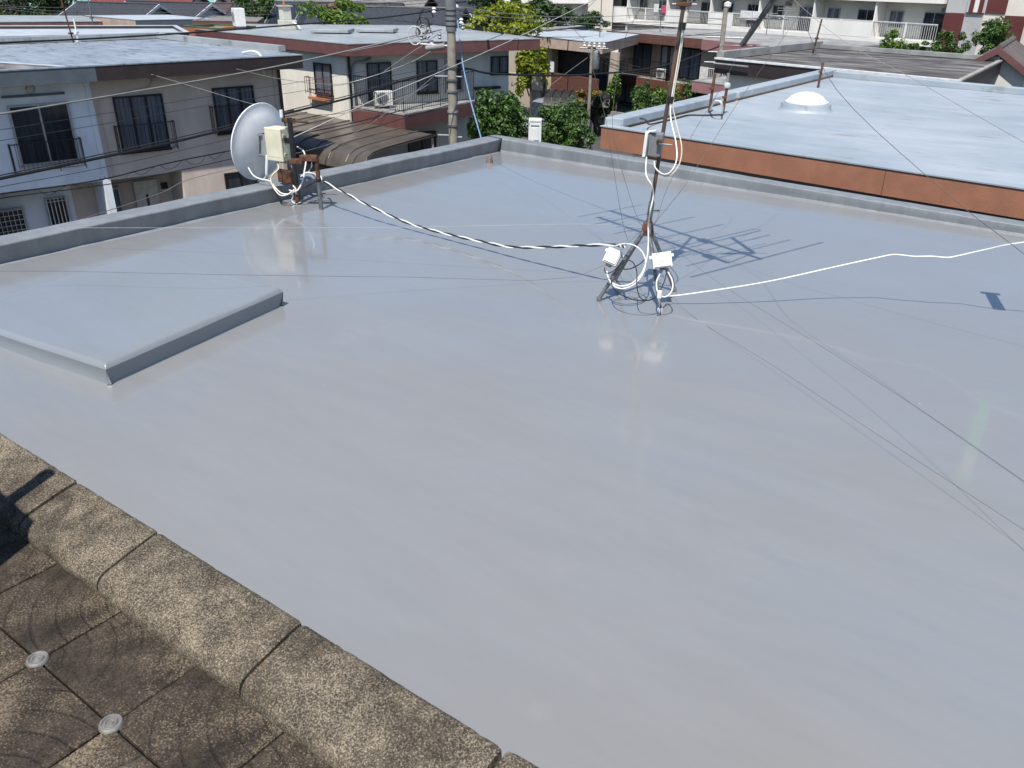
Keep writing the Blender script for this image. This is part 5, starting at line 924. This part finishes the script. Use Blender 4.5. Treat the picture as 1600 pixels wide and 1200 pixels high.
aerial('left aerial standing on the pink-edged roof', (-23.674, 55.726, -1.300), 1.6, True, 'galvanised'); aerial('big white-capped aerial tower on the pink-edged roof', (-21.993, 54.386, -1.300), 2.0, True, 'rail_silver')
aerial('thin aerial on the white-topped beige roof', (-29.807, 45.545, -1.000), 2.6, False, 'galvanised'); aerial('left aerial on the red-brown edged roof', (-29.758, 52.674, -1.000), 2.2, True, 'galvanised')

# street front: tunnel carport, car, plants, wall
t = thing('carport', 'low dark corrugated carport with rounded front beside the street', 'carport', (-27.5, 40.2, GZ))
prof = [(-1.7, -.9), (-1.66, -.45), (-1.4, -.15), (-.9, 0), (0, .06), (.9, 0), (1.4, -.15), (1.7, -.5)]
c0, c1 = V(*(-29.025, 39.333, -3.664)), V(*(-25.916, 41.079, -3.685)); c0.z = c1.z = -3.5
MB().extr(prof + [(a * .97, b - .05) for a, b in prof[::-1]], c0, c1).build('roof_sheet', 'carport_dark', t, True)
for f in (0, .12, .25, .38, .5, .62, .75, .88, 1):
    p = c0.lerp(c1, f); d = (c1 - c0).normalized(); sdv = d.cross(V(0, 0, 1)); MB().tube([p + sdv * a + V(0, 0, b + .02) for a, b in prof], .03, 5).build('rib', 'frame_black', t)
for f in (0, .5, 1):
    for s in (-1.65, 1.65): p = c0.lerp(c1, f); sdv = (c1 - c0).normalized().cross(V(0, 0, 1)); part_tube('post', [V(p.x + sdv.x * s, p.y + sdv.y * s, GZ), V(p.x + sdv.x * s, p.y + sdv.y * s, p.z - .6)], .06, 'frame_black', t, 6)
def car(label, c, yaw, m, L=3.9, W=1.62, Hh=1.5):
    """body shell with hood, cabin, glass, lamps and wheels"""
    q = thing('parked_car', label, 'car', c); c = V(c); ca, sa = math.cos(yaw), math.sin(yaw); T = lambda x, y, z: V(c.x + ca * x - sa * y, c.y + sa * x + ca * y, c.z + z)
    prof = [(-.5, .25), (-.5, .6), (-.47, .8), (-.22, .88), (-.2, .9), (.42, .9), (.49, .85), (.5, .55), (.5, .25)]
    def ext(pr, w0, w1, nm, mt, par=q, bev=.05):
        n = len(pr); vs = [T(a * L, s * (W / 2) * (w0 if b < .7 else w1), b) for s in (-1, 1) for a, b in pr]
        return MB().add(vs, [tuple(range(n))[::-1], tuple(range(n, 2 * n))] + [(i, (i + 1) % n, n + (i + 1) % n, n + i) for i in range(n)]).build(nm, mt, par, True, bevel=bev)
    ext(prof, 1, .97, 'body', m); ext([(-.2, .9), (-.06, Hh * .94), (.05, Hh), (.33, Hh), (.4, Hh * .95), (.46, .88)], .9, .82, 'cabin', m)
    for s in (-1, 1):
        MB().hexa([T(-.16 * L, s * W * .43, .93), T(.4 * L, s * W * .43, .93), T(.4 * L, s * W * .445, .93), T(-.16 * L, s * W * .445, .93), T(-.06 * L, s * W * .4, Hh * .92), T(.36 * L, s * W * .4, Hh * .92), T(.36 * L, s * W * .418, Hh * .92), T(-.06 * L, s * W * .418, Hh * .92)]).build('side_window', 'glass_dark', q)
        for x in (-.31, .31):
            wv = MB().lathe([(.3, -.1), (.31, -.07), (.31, .07), (.3, .1)], T(x * L, s * W * .46, .31), 18, tuple(T(0, 1, 0) - T(0, 0, 0))).build('wheel', 'rubber', q, True); MB().lathe([(.19, -.11), (.19, .11)], T(x * L, s * W * .46, .31), 12, tuple(T(0, 1, 0) - T(0, 0, 0))).build('rim', 'rail_silver', wv)
        MB().obox(T(-.497 * L, s * W * .36, .66), V(ca, sa, 0) * .03, V(-sa, ca, 0) * .16, V(0, 0, .07)).build('headlight', 'insulator', q, bevel=.02)
    MB().hexa([T(-.205 * L, -W * .4, .93), T(-.205 * L, W * .4, .93), T(-.195 * L, W * .4, .93), T(-.195 * L, -W * .4, .93), T(-.075 * L, -W * .36, Hh * .92), T(-.075 * L, W * .36, Hh * .92), T(-.065 * L, W * .36, Hh * .92), T(-.065 * L, -W * .36, Hh * .92)]).build('windscreen', 'glass_dark', q)
    return q
cp = V(*(-29.060, 38.388, -3.984)); car('silver car parked under the dark carport', (cp.x + .3, cp.y + .3, GZ + .01), math.radians(82), 'car_silver', Hh=1.75)
t = thing('block_wall', 'grey concrete block gate wall beside the street', 'wall', (-24.095, 38.731, -5.173)[:2] + (GZ,))
g0 = V(*(-24.509, 38.592, -4.874)); g1 = V(*(-23.036, 38.527, -4.575)); gw = Fr((g0.x, g0.y), (g1.x, g1.y))
for r_ in range(8):
    for k in range(5):
        mb = MB(); gw.box(mb, .4 * k + (.2 if r_ % 2 else 0) + .005, .4 * (k + 1) + (.2 if r_ % 2 else 0) - .005, GZ + .2 * r_ + .004, GZ + .2 * (r_ + 1) - .004, -.12, 0); mb.build('block', 'block_wall', t)
t = thing('covered_scooter', 'motor scooter under a dusty grey cover beside the carport', 'scooter', (lambda p: (p[0], p[1], GZ))((-26.243, 38.719, -4.747)))
sc = V(*(-26.243, 38.719, -4.747)); mb = MB(); rg = random.Random(3)
rings = []
for i, (z, rx, ry) in enumerate(((0, .75, .4), (.35, .8, .42), (.7, .72, .38), (.95, .5, .3), (1.1, .25, .15))):
    for k in range(16): a = k / 16 * 6.283; rings.append(V(sc.x + math.cos(a) * rx * (1 + rg.uniform(-.08, .08)) + (.15 if z > .8 else 0), sc.y + math.sin(a) * ry, GZ + z + rg.uniform(-.03, .03) * (z > 0)))
mb.add(rings, [(i * 16 + k, i * 16 + (k + 1) % 16, (i + 1) * 16 + (k + 1) % 16, (i + 1) * 16 + k) for i in range(4) for k in range(16)] + [tuple(range(64, 80))]); mb.build('cover', 'dirty_cover', t, True)
for s in (-.5, .5): MB().lathe([(.2, -.05), (.22, 0), (.2, .05)], (sc.x + s, sc.y, GZ + .2), 12, (0, 1, 0)).build('wheel', 'rubber', t)
t = thing('garden_shed', 'small dark garden shelter with blue sheeted windows by the carport', 'shed', (lambda p: (p[0], p[1], GZ))((-27.700, 39.079, -4.602)))
s0 = V(*(-28.102, 38.522, -4.076)); s1 = V(*(-25.983, 39.631, -4.086)); sf = Fr((s0.x, s0.y), (s1.x, s1.y))
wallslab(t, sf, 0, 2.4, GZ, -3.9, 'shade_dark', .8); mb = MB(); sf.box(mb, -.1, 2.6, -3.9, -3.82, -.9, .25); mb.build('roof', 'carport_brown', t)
for a in (.12, .62): window(t, sf, a, a + .42, -4.9, -4.1, .002, 'frame_black', 'cloth_blue', 1, False)

# ---------------------------------------------------------------- apartment block with balconies
AF = Fr((-45.500, 76.530), (-16.350, 68.080))
t = thing('apartment_block', 'long cream apartment block with stacked white-railed balconies', 'apartment building', tuple(AF.pt(12, GZ, -6)))
wallslab(t, AF, -7.5, 30.4, -5.2, 6.6, 'apt_back', 8, d=-1.35)
rg = random.Random(12)
for fl in range(-1, 3):
    zb = -2.0 + 2.8 * fl; mb = MB(); AF.box(mb, -7.5, 30.35, zb, zb + .32, -1.34, .06); mb.build('balcony_slab', 'apt_white', t)
    s = -7.5; k = 0
    while s < 30:
        wd = 2.72; e_ = min(s + wd, 30.3); solid = [1, 0, 0, 1, 0, 1, 1, 0, 0, 1, 0, 0, 1, 1][k % 14] if fl != 0 else [1, 1, 0, 0, 1, 0, 1, 0, 0, 0, 1, 1, 0, 0][k % 14]
        if solid: wallslab(t, AF, s + .06, e_ - .06, zb + .34, zb + 1.42, 'apt_white', .06, 'balcony_panel', .04)
        else: railing(t, [AF.pt(s + .06, zb + .33, 0), AF.pt(e_ - .06, zb + .33, 0)], 1.05, 'rail_white', .17, .02, 'balcony_railing', 9)
        mb = MB(); AF.box(mb, s - .05, s + .05, zb + .321, zb + 1.5, -.06, .05); mb.build('railing_post', 'apt_white', t)
        mb = MB(); AF.box(mb, s + .052, e_ - .052, zb + 1.425, zb + 1.49, -.03, .05); mb.build('handrail', 'rail_white', t)
        if k % 2 == 0: mb = MB(); AF.box(mb, s - .06, s + .06, zb + .322, zb + 2.79, -1.3, -.07); mb.build('balcony_divider', 'apt_white', t)
        fw_ = Fr((AF.p0.x, AF.p0.y), (AF.pt(1, 0).x, AF.pt(1, 0).y), -1.34)
        window(t, fw_, s + .5, s + (2.0 if k % 2 else 1.5), zb + (.4 if k % 2 else 1.1), zb + 2.15, 0, 'frame_silver', 'glass_dark' if rg.random() < .6 else 'glass_curtain', 2, False)
        if k % 2: window(t, fw_, s + 2.25, s + 2.6, zb + 1.2, zb + 2.1, 0, 'frame_silver', 'glass_blue', 1, False)
        if rg.random() < .35: mb = MB(); AF.box(mb, s + 1.8, s + 2.3, zb + 2.2, zb + 2.5, -1.34, -1.1); mb.build('exhaust_vent', 'box_grey', t)
        s += wd; k += 1
for k, (s, z, m, l) in enumerate(((3.2, -.55, 'cloth_pink', 'pink cloth on the apartment balcony rail'), (2.2, -.5, 'cloth_white', 'white board standing on the apartment balcony'), (13.6, -.65, 'cloth_white', 'white sheet airing on the apartment balcony'), (-6.0, -.6, 'cloth_white', 'left bundle of washing on the apartment balcony'), (-4.5, -.6, 'cloth_blue', 'blue washing on the left end of the apartment balcony'), (10.0, .0, 'car_dark', 'dark blue washing hung under the apartment balcony'))):
    p = AF.pt(s, z, .12 if k != 5 else -.6); tag(MB().obox(p, AF.u * (.3 if k != 2 else 1.1), AF.n * .04, V(0, 0, .35)).build('hung_laundry', m, None, bevel=.03, loc=tuple(p)), l, 'laundry')
t = thing('apartment_tower', 'chequered maroon, grey and cream stair tower at the end of the apartment block', 'apartment building', tuple(AF.pt(33, GZ, -4)))
wallslab(t, AF, 30.5, 36.0, GZ, 7, 'apt_cream', 6, d=-.2)
for s0, s1, z0, z1, m in ((30.5, 31.9, -2.6, .25, 'apt_maroon'), (31.9, 33.2, -5.2, .25, 'apt_grey'), (30.5, 31.9, .25, 6, 'apt_grey'), (30.5, 31.9, -5.2, -2.6, 'apt_grey'), (33.25, 34.6, .3, 6, 'apt_maroon'), (34.62, 36.0, -1.3, .25, 'apt_maroon'), (31.92, 32.1, .3, 6, 'apt_grey'), (33.05, 33.2, .3, 6, 'apt_grey')):
    wallslab(t, AF, s0 + .01, s1 - .01, z0 + .01, z1 - .01, m, .05, 'wall_panel', -.148)
for a in (32.12, 32.75):
    wallslab(t, AF, a, a + .3, .35, 2.2, 'apt_maroon', .06, 'window_strip', -.12)
wallslab(t, AF, 32.42, 32.75, .35, 2.2, 'apt_white', .05, 'wall_panel', -.149); mb = MB(); AF.box(mb, 32.0, 33.2, .26, .34, -.2, -.05); mb.build('sill', 'apt_maroon', t)
# the neighbouring wing on the left
W2 = Fr((-62.5, 63.0), (-50.0, 76.5))
t = thing('apartment_block', 'white apartment wing with curving balcony behind the trees', 'apartment building', tuple(W2.pt(8, GZ, -5)))
wallslab(t, W2, -6, 17, GZ, 6, 'apt_back', 7, d=-1.3)
for zb in (-2.9, -.0, 2.8):
    mb = MB(); W2.box(mb, -6, 17, zb - .3, zb, -1.29, .1); mb.build('balcony_slab', 'apt_white', t); wallslab(t, W2, -6, 13, zb + .001, zb + 1.1, 'apt_white', .08, 'balcony_panel', .06); railing(t, [W2.pt(13, zb, 0), W2.pt(17, zb, 0)], 1.1, 'rail_white', .2, .02, 'balcony_railing', 9)
    w3 = Fr((W2.p0.x, W2.p0.y), (W2.pt(1, 0).x, W2.pt(1, 0).y), -1.29)
    for a in range(8): window(t, w3, -5 + a * 2.7, -3.4 + a * 2.7, zb + 1.0, zb + 2.2, 0, 'frame_silver', 'glass_dark', 2, False)
wallslab(t, W2, 17, 19.5, GZ, 6, 'apt_cream', 5, d=.1); wallslab(t, W2, 17.1, 19.4, .2, 2.5, 'apt_maroon', .06, 'wall_panel', .13)

# ---------------------------------------------------------------- trees and shrubs
tree('round_tree', 'dense round green tree behind the roof corner, right of the concrete pole', (-19.878, 23.949, -2.282), (1.0, 1.0, 1.0), m='leaf_green', n=7500, size=.085, clumps=75, seed=2)
tree('round_tree', 'dark green tree behind the white heater cabinet', (-19.456, 27.474, -2.876), (1.05, 1.0, .95), m='leaf_green', n=6500, size=.08, clumps=70, seed=3)
tree('round_tree', 'loose-leaved green shrub right of the heater cabinet', (-18.023, 26.310, -3.135), (.62, .6, .7), m='leaf_green', n=1500, size=.08, clumps=16, seed=4)
tree('leafy_tree', 'bright yellow-green tree top above the maroon-edged roof', (-33.447, 40.157, -0.191), (2.3, 2.0, 1.2), m='leaf_yellow', n=3200, size=.17, clumps=30, seed=5)
tree('leafy_tree', 'bright yellow-green slender tree beside the cream house corner', (-26.038, 33.816, -1.488), (.75, .7, 1.7), m='leaf_yellow', n=1900, size=.14, clumps=22, seed=6)
tree('leafy_tree', 'dark green tree left of the apartment wing', (-38.084, 50.602, -0.397), (2.2, 2, 1.6), m='leaf_dark', n=2600, size=.2, clumps=26, seed=7)
tree('leafy_tree', 'small dark tree before the apartment balcony', (-36.666, 54.333, -0.791), (1.6, 1.5, .9), m='leaf_dark', n=1400, size=.17, clumps=18, seed=8)
tree('leafy_tree', 'dense green tree at the upper left among far houses', (-57.614, 40.931, -0.148), (1.7, 1.6, 1.7), m='leaf_green', n=2600, size=.16, clumps=26, seed=9)
tree('leafy_tree', 'lime-green tree behind the maroon-edged roof', (-43.967, 37.352, -0.415), (2.3, 2.0, 1.1), m='leaf_lime', n=2800, size=.17, clumps=28, seed=10)
tree('leafy_tree', 'olive tree crown behind the lime-green tree', (-51.217, 43.103, -0.248), (1.4, 1.3, .8), m='leaf_orange', n=1000, size=.17, clumps=14, seed=11)
tree('leafy_tree', 'broad dark tree at the top left corner', (-79.961, 34.339, -0.505), (4.2, 3.2, 2.3), m='leaf_dark', n=5200, size=.2, clumps=46, seed=12)
tree('leafy_tree', 'dark tree behind the concrete pole head', (-42.578, 50.394, 0.413), (1.6, 1.5, 1.4), m='leaf_dark', n=1600, size=.17, clumps=18, seed=13)
tree('round_tree', 'round shrub before the apartment end, nearest the chequered tower', (-11.713, 51.239, -0.979), (.95, .9, .95), m='leaf_green', n=2300, size=.1, clumps=24, seed=14)
tree('round_tree', 'leafy shrub behind the middle of the dark stained roof', (-14.698, 51.757, -0.917), (.75, .7, .7), m='leaf_lime', n=1400, size=.1, clumps=16, seed=15)
tree('round_tree', 'low shrub between the two shrubs behind the dark stained roof', (-12.888, 50.217, -1.118), (1.1, .7, .5), m='leaf_green', n=1400, size=.1, clumps=16, seed=16)
tree('leafy_tree', 'leafy green tree standing before the chequered tower', (-11.193, 60.368, -0.732), (1.15, 1.1, 1.1), m='leaf_green', n=3000, size=.11, clumps=28, seed=17, zb=-4.8)
tree('leafy_tree', 'dark trees at the top right corner', (-17.943, 104.991, -0.626), (2.2, 2, 2.2), m='leaf_dark', n=1600, size=.22, clumps=18, seed=18)
tree('garden_shrub', 'slender loquat-like shrub by the grey block wall', (-25.571, 40.883, -3.302), (.5, .5, 1.2), m='leaf_lime', n=1100, size=.12, clumps=14, seed=19)
tree('garden_shrub', 'orange-tinged shrub over the carport end', (-25.784, 38.531, -3.370), (.75, .5, .4), m='leaf_orange', n=900, size=.09, clumps=12, seed=20)
tree('garden_shrub', 'green hedge bush beside the block wall', (-25.713, 39.540, -4.117), (.6, .5, .6), m='leaf_dark', n=900, size=.1, clumps=12, seed=21)
for i, (px, py, d, rx, m, lab) in enumerate(((1005, 168, 40, .95, 'leaf_green', 'hedge bush by the pale blue roof corner, first from the left'), (1040, 163, 41, .9, 'leaf_lime', 'hedge bush second from the left, before the red-brown canopy'), (1072, 156, 42, 1.0, 'leaf_green', 'hedge bush before the mast, under the canopy'), (1100, 147, 41, .9, 'leaf_green', 'hedge bush right of the mast beside the rusty pipe stub'))):
    c = (lambda q: q)([(-21.196, 36.518, -3.303), (-20.911, 38.176, -3.295), (-20.680, 39.832, -3.222), (-19.581, 39.534, -2.822)][i]); tree('garden_shrub', lab, c, (rx, .8, .85), m=m, n=1500, size=.1, clumps=18, seed=30 + i)
tree('garden_shrub', 'flowering grey-green shrub before the shoji window', (-23.542, 40.334, -3.338), (.6, .5, .9), m='leaf_dark', n=900, size=.1, clumps=12, seed=40)

# ---------------------------------------------------------------- far houses along the top edge
far = [
 ('dark tiled house with white verge at the upper left', (-69.521, 36.751, -0.799), 20, 7, 6, 1.3, 'roof_tile', 'wall_pale', 'trim_white'),
 ('dark tiled house with white verge beside the red roof', (-68.408, 40.455, -0.854), 15, 8, 6.5, 1.5, 'roof_tile', 'wall_white', 'trim_white'),
 ('brown tiled low hip house between the dark tiled houses', (-78.648, 43.552, -1.122), 40, 4.5, 5, .9, 'roof_tile_brown', 'wall_tan', 'fascia_dark'),
 ('brown tiled house left of the green tree', (-67.305, 44.212, -0.812), 70, 5, 5, 1.1, 'roof_tile_brown', 'wall_white', 'fascia_dark'),
 ('red tiled roof at the top edge', (-84.256, 47.941, -0.661), 25, 10, 7, 1.8, 'roof_tile_red', 'wall_pale', 'fascia_dark'),
 ('green roofed house at the top edge', (-92.000, 44.535, -0.818), 20, 8, 6, 1.4, 'roof_teal', 'wall_cream', 'fascia_dark'),
 ('pale green roofed house beyond the dark tiled houses', (-87.559, 53.829, -0.731), 30, 7, 6, 1.3, 'roof_teal', 'wall_white', 'trim_white'),
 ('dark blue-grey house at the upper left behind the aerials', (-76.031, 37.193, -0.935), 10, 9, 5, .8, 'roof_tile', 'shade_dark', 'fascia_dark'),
 ('large dark solar-panelled roof behind the maroon-edged house', (-55.314, 45.259, -0.706), 35, 12, 9, 1.8, 'roof_tile', 'wall_pale', 'fascia_dark'),
 ('wide dark roof left of the concrete pole head', (-47.848, 45.549, -0.616), 30, 10, 8, 1.3, 'roof_tile', 'wall_tan', 'fascia_dark'),
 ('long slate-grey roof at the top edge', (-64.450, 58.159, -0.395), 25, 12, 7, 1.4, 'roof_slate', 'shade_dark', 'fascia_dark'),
 ('grey gabled house right of the concrete pole head', (-47.833, 54.254, -0.403), 110, 6, 5, 1.4, 'roof_tile', 'wall_white', 'trim_white'),
 ('teal roof glimpsed right of the green tree', (-75.253, 58.042, -0.525), 30, 8, 6, 1.2, 'roof_teal', 'wall_pale', 'fascia_dark'),
 ('dark roofed house behind the yellow-green tree', (-60.349, 64.278, -0.388), 20, 9, 7, 1.6, 'roof_tile', 'wall_pale', 'fascia_dark'),
 ('brown roofed house at the far top left', (-87.403, 59.602, -0.819), 20, 9, 7, 1.8, 'roof_tile_brown', 'wall_white', 'fascia_dark'),
 ('dark roofed house at the far top left edge', (-101.027, 54.376, -0.969), 20, 10, 7, 1.8, 'roof_tile', 'wall_tan', 'trim_white'),
 ('grey roofed far house left of the apartment wing', (-66.876, 82.013, -0.223), 25, 10, 8, 2.0, 'roof_tile', 'wall_pale', 'fascia_dark'),
 ('slate roofed far house above the lime-green tree', (-77.037, 76.584, -0.539), 25, 12, 8, 2.0, 'roof_slate', 'wall_tan', 'fascia_dark'),
 ('dark roofed far house above the dense green tree', (-95.558, 70.351, -0.631), 25, 12, 8, 2.0, 'roof_tile', 'wall_white', 'fascia_dark'),
 ('dark roofed far house behind the corner tree', (-122.489, 54.257, -1.227), 20, 14, 9, 2.4, 'roof_tile', 'wall_white', 'trim_white')]
for lab, p, yaw, wx, dy, rise, rm, wm, vg in far:
    zt = p[2] + rise * .45; t, T = gable_house('tiled_house', lab, (p[0], p[1]), math.radians(yaw), wx, dy, zt - rise, zt, rm, wm, over=.5, verge=vg)
    if 'solar' in lab:
        for k in range(6): part_tube('panel_rail', [T(-wx * .45 + k * wx * .18, -dy * .45, zt - rise * .9 + .16), T(-wx * .45 + k * wx * .18, -dy * .06, zt - rise * .12 + .16)], .05, 'rail_silver', t, 5)
        for k in range(5): MB().hexa([T(-wx * .43 + k * wx * .18 + a * wx * .15, yy, zz) for zz_ in (.13, .17) for a, yy, zz in ((0, -dy * .45, zt - rise * .9 + zz_), (1, -dy * .45, zt - rise * .9 + zz_), (1, -dy * .06, zt - rise * .12 + zz_), (0, -dy * .06, zt - rise * .12 + zz_))]).build('solar_panel', 'glass_dark', t)
    for k in range(3):
        q0, q1 = T(-wx * .38 + k * wx * .27, -dy / 2, 0), T(-wx * .38 + k * wx * .27 + wx * .16, -dy / 2, 0); fr_ = Fr((q0.x, q0.y), (q1.x, q1.y)); window(t, fr_, 0, fr_.len, zt - rise - 1.6, zt - rise - .6, .002, 'frame_silver', 'glass_dark', 2, False)
# hillside that closes the view behind the far houses
tag(MB().add([(-420, 40, GZ - .5), (60, 170, GZ - .5), (60, 320, GZ - .5), (-420, 330, GZ - .5), (-420, 160, 9), (60, 240, 9), (60, 320, 9), (-420, 330, 9)], [(0, 1, 5, 4), (4, 5, 6, 7), (1, 2, 6, 5), (3, 0, 4, 7)]).build('hillside', 'leaf_dark'), kind='structure')
cq = V(*(-12.973, 80.382, -2.929)); car('dark parked car at the right edge below the chequered tower', (cq.x, cq.y, -4.58), math.radians(170), 'car_dark')
t = thing('mesh_fence', 'pale wire fence beside the car park at the right edge', 'fence', (lambda p: (p[0], p[1], -4.6))((-14.740, 87.786, -2.533)))
f0 = V(*(-15.838, 89.540, -2.888)); f1 = V(*(-12.710, 92.186, -2.639)); f0.z = f1.z = -4.6
railing(t, [f0, f1], 1.8, 'rail_silver', .3, .015, 'fence_panel', 2.4)
MB().prism([(f0.x - 1, f0.y + 1), (f1.x + 4, f1.y + 1), (f1.x + 4, f1.y + 1.4), (f0.x - 1, f0.y + 1.4)], -4.6, -3.6).build('retaining_wall', 'concrete', t)
